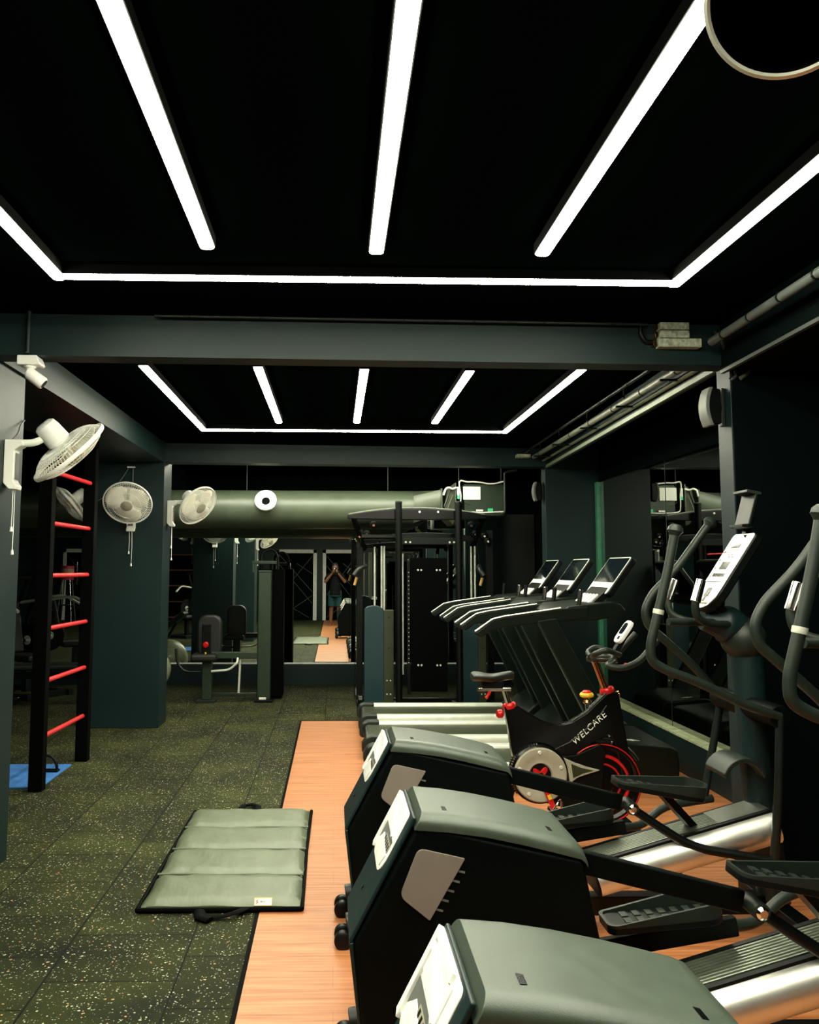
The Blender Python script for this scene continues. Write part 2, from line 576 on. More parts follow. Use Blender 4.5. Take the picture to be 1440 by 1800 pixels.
# pillars, beams
struct('trim_pillar_near_left', MB().box(-2.38, -1.74, 4.30, 4.91, 0, CZ), M['teal_wall'], 'near left pillar carrying a wall fan', 'pillar', bevel=0.004)
struct('trim_pillar_far_left', MB().box(-2.385, -1.71, 8.80, 9.19, 0, CZ), M['teal_wall'], 'wide dark teal pillar behind the red rung ladder', 'pillar', bevel=0.004)
struct('trim_pillar_near_right', MB().box(2.02, XR, 4.40, 4.56, 0, CZ), M['teal_wall'], 'near right pillar behind the elliptical trainers', 'pillar', bevel=0.004)
struct('trim_pillar_far_right', MB().box(2.185, XR, 9.10, 9.28, 0, CZ), M['teal_wall'], 'far right pillar behind the treadmill consoles', 'pillar', bevel=0.004)
struct('trim_sheet_near_right', MB().box(2.024, XR - 0.005, 4.388, 4.399, 0.005, 2.555), M['wall_black'], 'thin black sheet added over the front of the near right pillar', 'pillar board')  # thin sheet added to make this pillar's front face darker
b = MB(); b.prism([(-2.40, 4.30), (2.75, 4.42), (2.75, 4.56), (-2.40, 4.45)], 2.59, CZ, 'z')
struct('trim_beam_near', b, M['teal_wall'], 'near crossbeam under the ceiling', 'beam')
b = MB(); b.prism([(-2.40, 8.80), (2.75, 9.10), (2.75, 9.30), (-2.40, 9.02)], 2.61, CZ, 'z')
struct('trim_beam_far', b, M['teal_wall'], 'far crossbeam under the ceiling', 'beam')
struct('trim_beam_left', MB().box(-2.38, -1.715, 4.45, 8.80, 2.60, CZ), M['teal_wall'], 'left lengthwise beam between the pillars', 'beam')
struct('trim_beam_left_back', MB().box(-2.38, -1.95, 9.19, YB, 2.56, CZ), M['wall_black'], 'left lengthwise beam in the back bay', 'beam')
b = MB(); b.prism([(2.03, 4.56), (2.20, 9.10), (2.24, 9.10), (2.07, 4.56)], 2.605, CZ, 'z')
struct('trim_beam_right', b, M['teal_wall'], 'right lengthwise lintel over the mirror recess', 'beam')
b = MB(); b.prism([(2.018, 4.56), (2.188, 9.10), (2.206, 9.10), (2.036, 4.56)], 2.600, 2.628, 'z')
struct('trim_4', b, M['trim_line'], 'pale lower lip of the right lintel', 'trim')
b = MB(); b.prism([(1.88, 0.6), (1.98, 4.42), (XR, 4.42), (XR, 0.6)], 2.56, CZ, 'z')
struct('trim_bulkhead', b, M['wall_black'], 'dark bulkhead over the near right wall', 'bulkhead')
b = MB(); b.prism([(1.87, 0.6), (1.97, 4.40), (1.99, 4.40), (1.89, 0.6)], 2.545, 2.562, 'z')
struct('trim_5', b, M['lattice'], 'lower edge strip of the near right bulkhead', 'trim')

# mirrors
mr = thing('wall_mirror', 'wide mirror covering the back wall above the teal plinth', 'mirror', (0, YB, 0.29))
MB().box(XL + 0.02, XR - 0.02, YB, YB + 0.008, 0.292, 2.30).build('mirror_glass', M['mirror'], mr)
mr = thing('wall_mirror', 'dim mirror on the right wall between two pillars above the pale ledge', 'mirror', (XR, 7, 0.285))
for i, (y0, y1) in enumerate(((4.60, 7.22), (7.23, 9.02))):
    MB().box(XR - 0.012, XR - 0.002, y0, y1, 0.287, 2.45).build('mirror_glass', M['mirror_dim'], mr)
MB().box(XR - 0.014, XR - 0.002, 7.221, 7.229, 0.287, 2.45).build('seam_strip', M['grip'], mr)
MB().box(XR - 0.05, XR - 0.002, 9.03, 9.09, 0.287, 2.45).build('edge_strip', M['glass_edge'], mr)


# doors of the entrance wall (seen in the mirror)
def door(n, x0, x1, label, jag=False):
    f = MB()
    f.box(x0, x0 + 0.10, YE, YE + 0.06, 0, 2.14); f.box(x1 - 0.11, x1, YE, YE + 0.06, 0, 2.14)
    f.box(x0, x1, YE, YE + 0.06, 2.03, 2.14)
    d = f.build('door_%d' % n, M['trim_white'], None, 0.004)
    d['kind'] = 'structure'; d['label'] = label; d['category'] = 'door'
    MB().box(x0 + 0.10, x1 - 0.11, YE, YE + 0.02, 0.0, 2.03).build('door_panel', M['wall_black'], d)
    l = MB()
    a, bb = x0 + 0.12, x1 - 0.13
    for p, q in (((a, 1.95), (bb, 0.85)), ((bb, 1.95), (a, 0.75)), ((a, 1.65), (bb, 0.5)), ((bb, 0.75), (a, 0.08)), ((a + .25, 0.45), (bb - .1, 0.08)), ((a + .5, 1.72), (bb, 1.4))):
        l.bar((p[0], YE + 0.022, p[1]), (q[0], YE + 0.022, q[1]), 0.012, 0.018, up=(0, 1, 0))
    l.build('lattice', M['lattice'], d)
    MB().tube(rounded([(a + .32, YE + 0.02, 1.05), (a + .32, YE + .06, 1.05), (a + .32, YE + .06, 1.75), (a + .32, YE + 0.02, 1.75)], .02), 0.011).build('door_handle', M['chrome'], d)


door(1, -1.80, -0.56, 'white framed dark door with crossed lattice, left of the person in the mirror')
door(2, -0.38, 0.78, 'white framed dark door directly behind the person in the mirror')
door(3, -8.25, -7.10, 'white framed dark door at the far left seen beyond the pink drum')


# ------------------------------------------------------------------ LED strips
def strip(label, p0, p1, group):
    x, y0, y1 = p0[0], p0[1], p1[1]
    t = thing('led_strip_light', label, 'light', (x, (y0 + y1) / 2, CZ), group)
    MB().box(x - 0.031, x + 0.031, y0, y1, 2.760, CZ).build('housing', M['black_matt'], t)
    d = MB(); d.prism([(x - 0.027, 2.761), (x - 0.026, 2.754), (x - 0.016, 2.749), (x + 0.016, 2.749), (x + 0.026, 2.754), (x + 0.027, 2.761)], y0 + 0.006, y1 - 0.006, 'y')
    d.build('diffuser', M['led'], t)
    return t


def u_frame(label, x0, x1, y0, y1):
    t = thing('led_strip_light', label, 'light', ((x0 + x1) / 2, y1, CZ))
    h = MB()
    h.box(x0 - .031, x0 + .031, y0, y1 + .031, 2.760, CZ); h.box(x1 - .031, x1 + .031, y0, y1 + .031, 2.760, CZ)
    h.box(x0 + .031, x1 - .031, y1 - .031, y1 + .031, 2.760, CZ)
    h.build('housing', M['black_matt'], t)
    sec = [(-0.027, 2.761), (-0.026, 2.754), (-0.016, 2.749), (0.016, 2.749), (0.026, 2.754), (0.027, 2.761)]
    for xx in (x0, x1):
        d = MB(); d.prism([(xx + a, z) for a, z in sec], y0 + .006, y1 + .027, 'y'); d.build('diffuser', M['led'], t)
    d = MB(); d.prism([(y1 + a, z) for a, z in sec], x0 + .027, x1 - .027, 'x'); d.build('diffuser', M['led'], t)


NG, FG = 'short ceiling strips of the near bay', 'short ceiling strips of the far bay'
strip('left of the three lengthwise glowing strips on the near ceiling', (-0.493, 0.5), (0, 3.27), NG)
strip('middle of the three lengthwise glowing strips on the near ceiling', (0.152, 0.5), (0, 3.30), NG)
strip('right of the three lengthwise glowing strips on the near ceiling, touching the round vent', (0.795, 0.5), (0, 3.30), NG)
strip('glowing strip over the left bay beyond the near left pillar', (-4.3, 4.9), (0, 6.5), None)
u_frame('U-shaped glowing strip framing the near ceiling in front of the near crossbeam', -1.17, 1.445, 0.5, 3.62)
strip('left of the three short glowing strips beyond the near crossbeam', (-0.476, 5.26), (0, 7.28), FG)
strip('middle of the three short glowing strips beyond the near crossbeam', (0.172, 5.30), (0, 7.25), FG)
strip('right of the three short glowing strips beyond the near crossbeam', (0.824, 5.32), (0, 7.25), FG)
u_frame('U-shaped glowing strip beyond the near crossbeam, running along the far crossbeam', -1.165, 1.50, 5.25, 7.70)


# ------------------------------------------------------------------ wall fans
def wall_fan(label, wall_pt, normal, center, axis, dia=0.44, spin=0.3):
    """bracket on the wall at wall_pt (its top), head with guard centre and facing axis"""
    W = Vector(wall_pt); n = Vector(normal).normalized(); s = Vector((0, 0, 1)).cross(n)
    C0 = Vector(center); a = Vector(axis).normalized()
    t = thing('wall_fan', label, 'fan', wall_pt, 'white oscillating wall fans')
    R = dia / 2
    # bracket: tall box plate with a foot lip
    mbx = MB()
    mbx.M = Matrix((( n.x, s.x, 0, W.x), (n.y, s.y, 0, W.y), (0, 0, 1, W.z), (0, 0, 0, 1)))
    prof = [(0.0, 0.0), (0.085, 0.0), (0.095, -0.012), (0.095, -0.03), (0.055, -0.055), (0.055, -0.22), (0.075, -0.245), (0.07, -0.265), (0.03, -0.262), (0.0, -0.23)]
    mbx.prism(prof, -0.04, 0.04, 'y')
    br = mbx.build('bracket', M['white'], t, 0.006)
    mbx = MB(); mbx.M = Matrix(((n.x, s.x, 0, W.x), (n.y, s.y, 0, W.y), (0, 0, 1, W.z), (0, 0, 0, 1)))
    mbx.box(0.054, 0.060, -0.024, 0.024, -0.21, -0.07)
    mbx.build('switch_plate', M['grey'], br)
    # arm and tilt joint
    tip = W + n * 0.09 + Vector((0, 0, -0.015))
    mot0 = C0 - a * 0.175
    MB().tube(rounded([W + n * 0.06 + Vector((0, 0, -0.015)), tip + n * 0.05, mot0 + a * 0.03 - Vector((0, 0, 0.02)), mot0 + a * 0.06], 0.03), 0.020, 12).build('arm', M['white'], t)
    # motor
    MB().lathe([(0, 0.0), (0.040, 0.002), (0.058, 0.015), (0.064, 0.05), (0.066, 0.125), (0.055, 0.138), (0.0, 0.140)], C0 - a * 0.205, a, 28).build('motor_housing', M['white_bright'], t)
    # guards: wire cages
    x, y, _ = frame_of(a)

    def cage(sign, name, inner, depth):
        g = MB()
        nw = 72 if sign < 0 else 64
        for k in range(nw):
            c, d = cos(2 * pi * k / nw), sin(2 * pi * k / nw)
            pts = []
            for q in range(7):
                rr = inner + (R - inner) * q / 6
                h = depth * (1 - (max(0, rr - inner) / (R - inner)) ** 2.6)
                pts.append(C0 + (x * c + y * d) * rr + a * sign * h)
            g.tube(pts, 0.0015, 4)
        for rr in ((R, 0.62 * R, 0.82 * R) if sign < 0 else (R, 0.6 * R, 0.82 * R)):
            h = depth * (1 - (max(0, rr - inner) / (R - inner)) ** 2.6)
            g.ring(C0 + a * sign * h, a, rr, 0.0045 if rr == R else 0.002, 48, 6)
        return g.build(name, M['white'], t)
    cage(-1, 'rear_guard', 0.085, 0.065)
    fg = cage(1, 'front_guard', 0.055, 0.060)
    MB().lathe([(0.0, -0.070), (0.088, -0.068), (0.150, -0.052), (0.152, -0.046), (0.09, -0.058), (0.0, -0.058)], C0, a, 40).build('rear_plate', M['white_bright'], t)
    MB().lathe([(R + 0.004, -0.012), (R + 0.007, -0.006), (R + 0.007, 0.006), (R + 0.004, 0.012), (R - 0.002, 0.010), (R - 0.002, -0.010), (R + 0.004, -0.012)], C0, a, 48, cap=False).build('guard_rim', M['white'], t)
    MB().lathe([(0.0, 0.066), (0.045, 0.065), (0.055, 0.060), (0.055, 0.054), (0.0, 0.052)], C0, a, 28).build('badge', M['beige'], fg)
    # blades
    hub = MB().lathe([(0.0, -0.03), (0.04, -0.03), (0.04, 0.02), (0.0, 0.03)], C0, a, 20).build('blade_hub', M['cream'], t)
    for k in range(3):
        bl = MB()
        a0 = spin + k * 2 * pi / 3
        rows = []
        for i in range(7):
            rr = 0.03 + (R * 0.92 - 0.03) * i / 6
            half = (0.45 + 0.62 * sin(pi * min(1, i / 6 * 0.95 + 0.05)) ** 0.8) * (1.0 if i < 6 else 0.75)
            row = []
            for j in range(7):
                u = j / 6 * 2 - 1
                an = a0 + u * half + 0.25 * i / 6
                row.append(bl.v(C0 + (x * cos(an) + y * sin(an)) * rr + a * (u * 0.022 - 0.004)))
            rows.append(row)
        for A, B in zip(rows, rows[1:]):
            for j in range(6):
                bl.f([A[j], A[j + 1], B[j + 1], B[j]])
        ob = bl.build('blade', M['cream'], hub)
        so = ob.modifiers.new('solid', 'SOLIDIFY'); so.thickness = 0.003
    # pull cords
    for k, (ds, ln) in enumerate(((-0.012, 0.20), (0.014, 0.32))):
        p = W + n * 0.045 + s * ds + Vector((0, 0, -0.255))
        q = p + Vector((0, 0, -ln))
        c = MB().tube([p, (p + q) / 2 + s * 0.004, q], 0.0022, 6).build('pull_cord', M['white'], t)
        MB().lathe([(0.0, 0.0), (0.006, -0.004), (0.009, -0.028), (0.0, -0.032)], q, (0, 0, 1), 12).build('bead', M['white_bright'], c)
    return t


f1 = wall_fan('nearest white wall fan on the near left pillar, seen from behind its cage', (-1.74, 4.67, 2.215), (1, 0, 0), (-1.440, 4.76, 2.165), (0.58, 0.42, -0.70), 0.45)
MB().tube(rounded([(-1.733, 4.69, 2.21), (-1.70, 4.72, 2.26), (-1.728, 4.82, 2.32), (-1.733, 4.895, 2.36)], .03), 0.004, 6).build('power_cord', M['grey'], f1)
f2 = wall_fan('white wall fan on the front of the wide teal pillar, facing the room', (-2.02, 8.80, 2.17), (0, -1, 0), (-1.985, 8.45, 2.165), (0.02, -0.80, -0.60), 0.455)
MB().tube(rounded([(-2.06, 8.79, 2.545), (-2.10, 8.78, 2.47), (-2.20, 8.78, 2.33), (-2.30, 8.78, 2.24), (-2.378, 8.785, 2.20)], .05), 0.005, 6).build('power_cord', M['grey'], f2)
MB().tube([(-2.02, 8.79, 2.545), (-2.015, 8.77, 2.40), (-2.02, 8.78, 2.17)], 0.005, 6).build('power_cord', M['grey'], f2)
MB().box(-2.075, -2.0, 8.775, 8.80, 2.54, 2.553).build('cord_clip', M['white'], f2)
wall_fan('white wall fan on the right side of the wide teal pillar, beside the duct vent', (-1.71, 9.02, 2.232), (1, 0, 0), (-1.385, 8.88, 2.175), (0.66, -0.48, -0.58), 0.43, 0.9)
wall_fan('white wall fan left of the wide teal pillar, seen between the ladder rungs', (-2.385, 9.02, 2.225), (-1, 0, 0), (-2.69, 8.98, 2.19), (-0.70, -0.28, -0.65), 0.43)

wall_fan('white wall fan on the back of the wide teal pillar, seen only in the mirror', (-2.02, 9.19, 2.16), (0, 1, 0), (-1.99, 9.53, 2.150), (0.0, 0.80, -0.60), 0.45)

# ------------------------------------------------------------------ red rung ladder, blue mat, hoop
ld = thing('wall_ladder', 'black ladder frame with red rungs standing at the left', 'ladder', (-2.06, 6.86, 0))
for (y, x) in ((6.37, -2.07), (7.34, -2.03)):
    MB().box(x - 0.048, x + 0.048, y - 0.045, y + 0.045, 0, 2.60).build('upright', M['black_matt'], ld, 0.004)
for z in (0.36, 0.745, 1.113, 1.49, 1.866, 2.24):
    MB().cyl((-2.055, 6.40, z), (-2.025, 7.31, z), 0.017, n=16).build('rung', M['red'], ld)
tag(MB().box(-3.05, -2.062, 6.43, 7.165, 0, 0.012).build('floor_mat', M['blue_mat'], None, 0.003), 'bright blue foam mat on the floor beside the ladder', 'mat')
kb = thing('push_up_bar', 'small black hoop handle standing at the ladder foot on the blue mat', 'push-up bar', (-2.17, 6.90, 0.012))
MB().tube([(-2.17 + 0.075 * cos(t * pi / 14), 6.90, 0.03 + 0.10 * sin(t * pi / 14)) for t in range(15)], 0.011, 10).build('handle', M['black'], kb)
MB().box(-2.26, -2.08, 6.87, 6.93, 0.013, 0.03).build('base', M['black'], kb, 0.004)

# ------------------------------------------------------------------ folding mat
fm = thing('exercise_mat', 'grey-green folding exercise mat lying half on the wood strip', 'mat', (-0.51, 4.97, 0.006))
ys = [4.155, 4.565, 4.965, 5.37, 5.765]
for i in range(4):
    g = MB()
    y0, y1 = ys[i] + 0.004, ys[i + 1] - 0.004
    nx, ny = 20, 10
    top, bot = [], []
    for j in range(ny + 1):
        v_ = j / ny
        rt, rb = [], []
        for k in range(nx + 1):
            u = k / nx
            skew = 0.006 * sin(5 * u + i)
            x = -0.872 + 0.722 * u + (0.006 * sin(3 * v_ + i))
            y = y0 + (y1 - y0) * v_ + skew
            edge = min(u, 1 - u) * 14, min(v_, 1 - v_) * 7
            h = 0.044 * (1 - max(0, 1 - edge[0]) ** 2 * 0.55) * (1 - max(0, 1 - edge[1]) ** 2 * 0.42)
            h += 0.0022 * sin(17 * u + 9 * v_ + i * 2) + 0.0014 * sin(31 * u * v_ + i)
            rt.append(g.v((x, y, max(0.012, h)))); rb.append(g.v((x, y, 0.0065)))
        top.append(rt); bot.append(rb)
    for A in range(ny):
        for k in range(nx):
            g.f([top[A][k], top[A][k + 1], top[A + 1][k + 1], top[A + 1][k]])
            g.f([bot[A][k], bot[A + 1][k], bot[A + 1][k + 1], bot[A][k + 1]])
    for A in range(ny):
        for k in (0, nx):
            g.f([top[A][k], top[A + 1][k], bot[A + 1][k], bot[A][k]])
    for k in range(nx):
        for A in (0, ny):
            g.f([top[A][k], top[A][k + 1], bot[A][k + 1], bot[A][k]])
    g.build('panel', M['mat_vinyl'], fm, angle=60)
sm = MB()
for i in (1, 2, 3):
    sm.tube([(-0.872 + 0.722 * k / 12, ys[i] + 0.006 * sin(5 * k / 12 + i), 0.030 + 0.002 * sin(k)) for k in range(13)], 0.006, 6)
sm.build('fold_piping', M['mat_vinyl'], fm)
ed = MB()
ed.tube([(-0.882, 4.150, 0.014), (-0.60, 4.147, 0.015), (-0.142, 4.150, 0.016)], 0.011, 8)
ed.tube([(-0.142, 4.150, 0.016), (-0.148, 5.0, 0.016), (-0.142, 5.77, 0.016)], 0.010, 8)
ed.tube([(-0.882, 4.150, 0.014), (-0.880, 5.0, 0.016), (-0.876, 5.77, 0.016)], 0.010, 8)
ed.build('edge_binding', M['black_matt'], fm)
s_ = MB(); s_.tube(rounded([(-0.60, 4.15, 0.012), (-0.575, 4.085, 0.010), (-0.50, 4.07, 0.012), (-0.42, 4.09, 0.028), (-0.395, 4.15, 0.02)], .03), 0.020, 8, flat=(1.0, 0.3))
s_.tube([(-0.60, 4.15, 0.014), (-0.59, 4.07, 0.013), (-0.54, 4.04, 0.012)], 0.026, 8, flat=(1, .35))
s_.build('carry_handle', M['black_matt'], fm)
s_ = MB(); s_.tube([(-0.60, 5.78, 0.014), (-0.585, 5.90, 0.016), (-0.53, 5.93, 0.016), (-0.49, 5.88, 0.016), (-0.48, 5.78, 0.014)], 0.022, 8, flat=(1, .4))
s_.build('carry_handle', M['black_matt'], fm)
lb = MB()
lb.M = Matrix.Translation((-0.318, 4.166, 0.040)) @ Matrix.Rotation(radians(42), 4, 'X')
lb.box(-0.040, 0.040, -0.018, 0.020, 0, 0.002)
lab = lb.build('brand_label', M['label'], fm)
lab['label'] = 'white label with yellow border and red S mark'
TM = Matrix.Translation((-0.318, 4.1647, 0.0415)) @ Matrix.Rotation(radians(42), 4, 'X')
bd = MB(); bd.M = TM
for q in ((-0.040, 0.040, 0.0175, 0.020), (-0.040, 0.040, -0.018, -0.0155), (-0.040, -0.038, -0.018, 0.020), (0.038, 0.040, -0.018, 0.020)):
    bd.box(q[0], q[1], q[2], q[3], 0, 0.0006)
bd.build('label_border', M['yellow'], lab)
em = MB(); em.M = TM
em.prism([(-0.022, 0.012), (-0.033, 0.004), (-0.027, 0.000), (-0.034, -0.012), (-0.020, -0.002), (-0.026, 0.002)], 0, 0.001, 'z')
em.build('label_mark', M['red'], lab)
sm = MB(); sm.M = TM
for q in ((-0.012, 0.003, 0.003), (-0.008, 0.002, 0.005), (-0.002, 0.001, 0.004), (0.004, 0.002, 0.0035)):
    sm.box(q[0], q[0] + 0.004, -q[2] + 0.002, q[1] + 0.002, 0, 0.0006)
sm.build('label_smudge', M['grey'], lab)

# ------------------------------------------------------------------ elliptical trainers
def pill(x0, x1, y0, y1, n=8, k0=0.5, k1=0.5):
    """rounded outline in x,y; k = corner fraction of the half width at either end"""
    w = (y1 - y0) / 2
    pts = []
    for cx, sgn, kk in ((x1, 1, k1), (x0, -1, k0)):
        r = 2 * w * kk
        for cy, s2 in (((y0 + r), -1), ((y1 - r), 1)) if sgn > 0 else (((y1 - r), 1), ((y0 + r), -1)):
            for i in range(n + 1):
                if sgn > 0:
                    an = (-pi / 2 if s2 < 0 else 0) + i * pi / 2 / n
                else:
                    an = (pi / 2 if s2 > 0 else pi) + i * pi / 2 / n
                pts.append((cx - sgn * r + r * cos(an), cy + r * sin(an)))
    return pts


def make_elliptical():
    t = thing('elliptical_trainer', 'far elliptical trainer, third from the camera, beside the exercise bike', 'elliptical', (0.9, 3.99, 0.004), 'elliptical trainers in a row')
    yc, y0, y1 = 3.99, 3.80, 4.18
    # drive shroud
    MB().prism([(0.250, 0.79), (0.060, 0.455), (0.10, 0.06), (0.86, 0.06), (0.845, 0.16), (0.738, 0.685)], y0 + 0.003, y1 - 0.003).build('shroud', M['shroud'], t, 0.012, 2)
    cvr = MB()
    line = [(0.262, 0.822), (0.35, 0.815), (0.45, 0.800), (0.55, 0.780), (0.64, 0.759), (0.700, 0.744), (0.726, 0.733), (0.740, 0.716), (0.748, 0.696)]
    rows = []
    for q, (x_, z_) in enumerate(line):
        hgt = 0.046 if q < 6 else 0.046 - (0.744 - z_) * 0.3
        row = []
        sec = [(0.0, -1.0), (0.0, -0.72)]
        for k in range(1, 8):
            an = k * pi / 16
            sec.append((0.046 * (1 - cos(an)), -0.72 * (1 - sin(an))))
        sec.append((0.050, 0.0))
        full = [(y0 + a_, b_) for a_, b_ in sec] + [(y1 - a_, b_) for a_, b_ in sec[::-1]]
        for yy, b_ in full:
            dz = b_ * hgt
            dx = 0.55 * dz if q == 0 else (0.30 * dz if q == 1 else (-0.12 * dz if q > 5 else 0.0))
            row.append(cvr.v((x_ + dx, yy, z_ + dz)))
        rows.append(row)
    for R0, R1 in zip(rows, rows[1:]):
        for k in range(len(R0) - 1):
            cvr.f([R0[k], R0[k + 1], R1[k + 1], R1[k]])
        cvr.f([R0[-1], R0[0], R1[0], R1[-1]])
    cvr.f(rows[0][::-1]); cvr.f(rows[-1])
    cvr.build('top_cover', M['shroud_lit'], t, 0.004, 2, angle=30)
    # two screw slots on the top cover
    for fx in (0.335, 0.655):
        z = 0.8155 if fx < 0.5 else 0.7545
        so = MB()
        so.M = Matrix.Translation((fx, y0 + 0.085, z)) @ Matrix.Rotation(radians(8 if fx < .5 else 15), 4, 'Y')
        so.prism([(-0.0075, -0.021), (0.006, -0.020), (0.006, 0.020), (-0.0075, 0.021)], -0.004, 0.002, 'z')
        so.build('screw_slot', M['black_gloss'], t)
    # teal end strip on the slanted left face
    T0, T1 = V(0.246, 0, 0.805), V(0.055, 0, 0.452)
    d = (T1 - T0).normalized(); n = V(d.z, 0, -d.x)
    A = Matrix(((d.x, 0, n.x, T0.x), (0, 1, 0, yc), (d.z, 0, n.z, T0.z), (0, 0, 0, 1)))
    L = (T1 - T0).length
    g = MB(); g.M = A
    g.prism([(0.0, -0.172), (L, -0.172), (L, 0.172), (0.0, 0.172)], 0.0, 0.012, 'z')
    g.M = Matrix.Identity(4)
    g.prism([(0.060, 0.455), (0.100, 0.08), (0.090, 0.08), (0.046, 0.452)], yc - 0.172, yc + 0.172)
    g.build('end_panel', M['shroud_teal'], t, 0.008)
    MB().lathe([(0, 0), (0.008, 0), (0.008, 0.003), (0, 0.003)], A @ V(0.30, 0.02, 0.012), n, 16).build('end_screw', M['black_gloss'], t)
    # white scooped vent on the upper part of that face
    w = MB(); w.M = A
    w.prism(pill(0.010, 0.214, -0.118, 0.176, 6, 0.06, 0.22), 0.004, 0.0145, 'z')
    w.prism([(0.012, 0.150), (0.012, 0.176), (0.200, 0.176), (0.208, 0.150)], 0.008, 0.023, 'z')
    w.prism([(0.012, -0.05), (0.012, 0.176), (0.030, 0.176), (0.034, -0.05)], 0.008, 0.022, 'z')
    w.prism([(0.030, -0.070), (0.040, 0.150), (0.098, 0.150), (0.110, 0.05), (0.112, -0.070)], 0.010, 0.0180, 'z')
    vent = w.build('vent_scoop', M['white_bright'], t, 0.0025, 2)
    w = MB(); w.M = A
    w.prism([(0.036, 0.146), (0.050, 0.146), (0.110, -0.060), (0.102, -0.068)], 0.017, 0.024, 'z')
    w.prism([(0.156, -0.090), (0.196, -0.070), (0.196, 0.150), (0.140, 0.100)], 0.0125, 0.0180, 'z')
    w.build('scoop_rib', M['white_bright'], vent, 0.002)
    w = MB(); w.M = A
    w.prism([(0.114, -0.088), (0.150, -0.088), (0.156, -0.075), (0.136, 0.100), (0.170, 0.150), (0.112, 0.150)], 0.0130, 0.0153, 'z')
    w.build('vent_recess', M['grey'], vent)
    w = MB(); w.M = A
    w.box(0.128, 0.152, -0.082, 0.060, 0.0150, 0.0161)
    w.build('vent_grille', M['beige'], vent)
    w = MB(); w.M = A
    for k in range(5):
        w.box(0.131, 0.149, -0.076 + k * 0.028, -0.064 + k * 0.028, 0.0158, 0.0170)
    w.build('vent_slot', M['black'], vent)
    # taupe access panel with comb on the near side
    p = MB()
    pts = []
    q = [V(0.248, 0.726), V(0.386, 0.696), V(0.281, 0.522), V(0.193, 0.590)]
    q = [v.to_3d() for v in q]
    for i in range(4):
        r = 0.022 if i in (0, 3) else 0.004
        a_, b_, c_ = q[i - 1], q[i], q[(i + 1) % 4]
        p0, p1 = b_ + (a_ - b_).normalized() * r, b_ + (c_ - b_).normalized() * r
        for k in range(5):
            tt = k / 4
            pt = p0 * (1 - tt) ** 2 + b_ * 2 * tt * (1 - tt) + p1 * tt * tt
            pts.append((pt.x, pt.y))
    p.prism(pts, y0 - 0.004, y0 + 0.02)
    sp = p.build('access_panel', M['grey_panel'], t, 0.003)
    cmb = MB()
    for k in range(5):
        a_ = V(0.386, 0, 0.696).lerp(V(0.281, 0, 0.522), 0.20 + k * 0.155)
        cmb.bar((a_.x - 0.004, y0 + 0.008, a_.z), (a_.x + 0.021, y0 + 0.008, a_.z - 0.006), 0.012, 0.006)
    cmb.build('comb_tooth', M['grey'], sp)
    # feet, wheels, base frame
    fb = MB()
    fb.tube([(0.115, y0 - 0.02, 0.085), (0.115, y1 + 0.03, 0.085)], 0.038, 16)
    fb.build('foot_bar', M['shroud'], t)
    for yy in (y0 - 0.01, y1 - 0.06):
        fo = MB()
        fo.tube([(0.115, yy, 0.10), (0.055, yy, 0.090)], 0.040, 16)
        fork = fo.build('wheel_mount', M['grip'], t, 0.004)
        MB().box(0.082, 0.09, yy - 0.03, yy + 0.03, 0.128, 0.140).build('mount_mark', M['label'], fork)
        for dy in (-0.035, 0.035):
            MB().lathe([(0.0, -0.02), (0.028, -0.02), (0.036, -0.014), (0.036, 0.014), (0.028, 0.02), (0, 0.02)], (0.040, yy + dy, 0.0365), (0, 1, 0), 22).build('transport_wheel', M['black'], t)
    sb = MB()
    sb.box(0.5, 1.95, yc - 0.04, yc + 0.04, 0.05, 0.13)
    sb.box(1.90, 1.98, yc - 0.27, yc + 0.27, 0.03, 0.10)
    for yy in (-0.25, 0.25):
        sb.cyl((1.94, yc + yy, 0.0), (1.94, yc + yy, 0.04), 0.03)
    sb.cyl((0.8, yc - 0.03, 0.0), (0.8, yc - 0.03, 0.07), 0.03)
    sb.build('base_frame', M['black'], t, 0.006)
    MB().tube(rounded([(1.18, 3.99, 0.20), (1.30, 3.96, 0.215), (1.46, 3.94, 0.215), (1.58, 3.94, 0.31)], .07, 6), 0.020, 12).build('lift_tube', M['grip'], t)
    # ramp rail: grooved top, silver nose
    P0, P1 = V(1.085, 3.92, 0.305), V(1.86, 3.92, 0.520)
    d = (P1 - P0).normalized(); n = V(-d.z, 0, d.x); Lr = (P1 - P0).length
    Rm = Matrix(((d.x, 0, n.x, P0.x), (0, 1, 0, P0.y), (d.z, 0, n.z, P0.z), (0, 0, 0, 1)))
    r = MB(); r.M = Rm
    sec = [(-0.080, 0.0), (-0.104, -0.004), (-0.126, -0.016), (-0.142, -0.036), (-0.149, -0.060), (-0.148, -0.085), (-0.138, -0.108), (-0.120, -0.125), (0.120, -0.125), (0.138, -0.108), (0.148, -0.085), (0.149, -0.06), (0.142, -0.036), (0.126, -0.016), (0.104, -0.004), (0.080, 0.0)]
    r.prism(sec, 0.0, Lr, 'x')
    ramp = r.build('ramp_rail', M['silver'], t, angle=30)
    r = MB(); r.M = Rm
    pr_ = [(0.080, -0.004), (-0.080, -0.004), (-0.080, 0.003)]
    for k in range(9):
        yy = -0.074 + k * 0.0165
        pr_ += [(yy, 0.003), (yy + 0.001, 0.009), (yy + 0.007, 0.009), (yy + 0.008, 0.003)]
    pr_ += [(0.080, 0.003)]
    r.prism(pr_, 0.002, Lr * 0.72, 'x')
    r.box(Lr * 0.72, Lr, -0.080, 0.080, -0.004, 0.009)
    r.build('grooved_top', M['silver_groove'], ramp)
    r = MB(); r.M = Rm
    r.box(0.0, Lr, -0.100, -0.080, -0.006, 0.007); r.box(0.0, Lr, 0.080, 0.100, -0.006, 0.006)
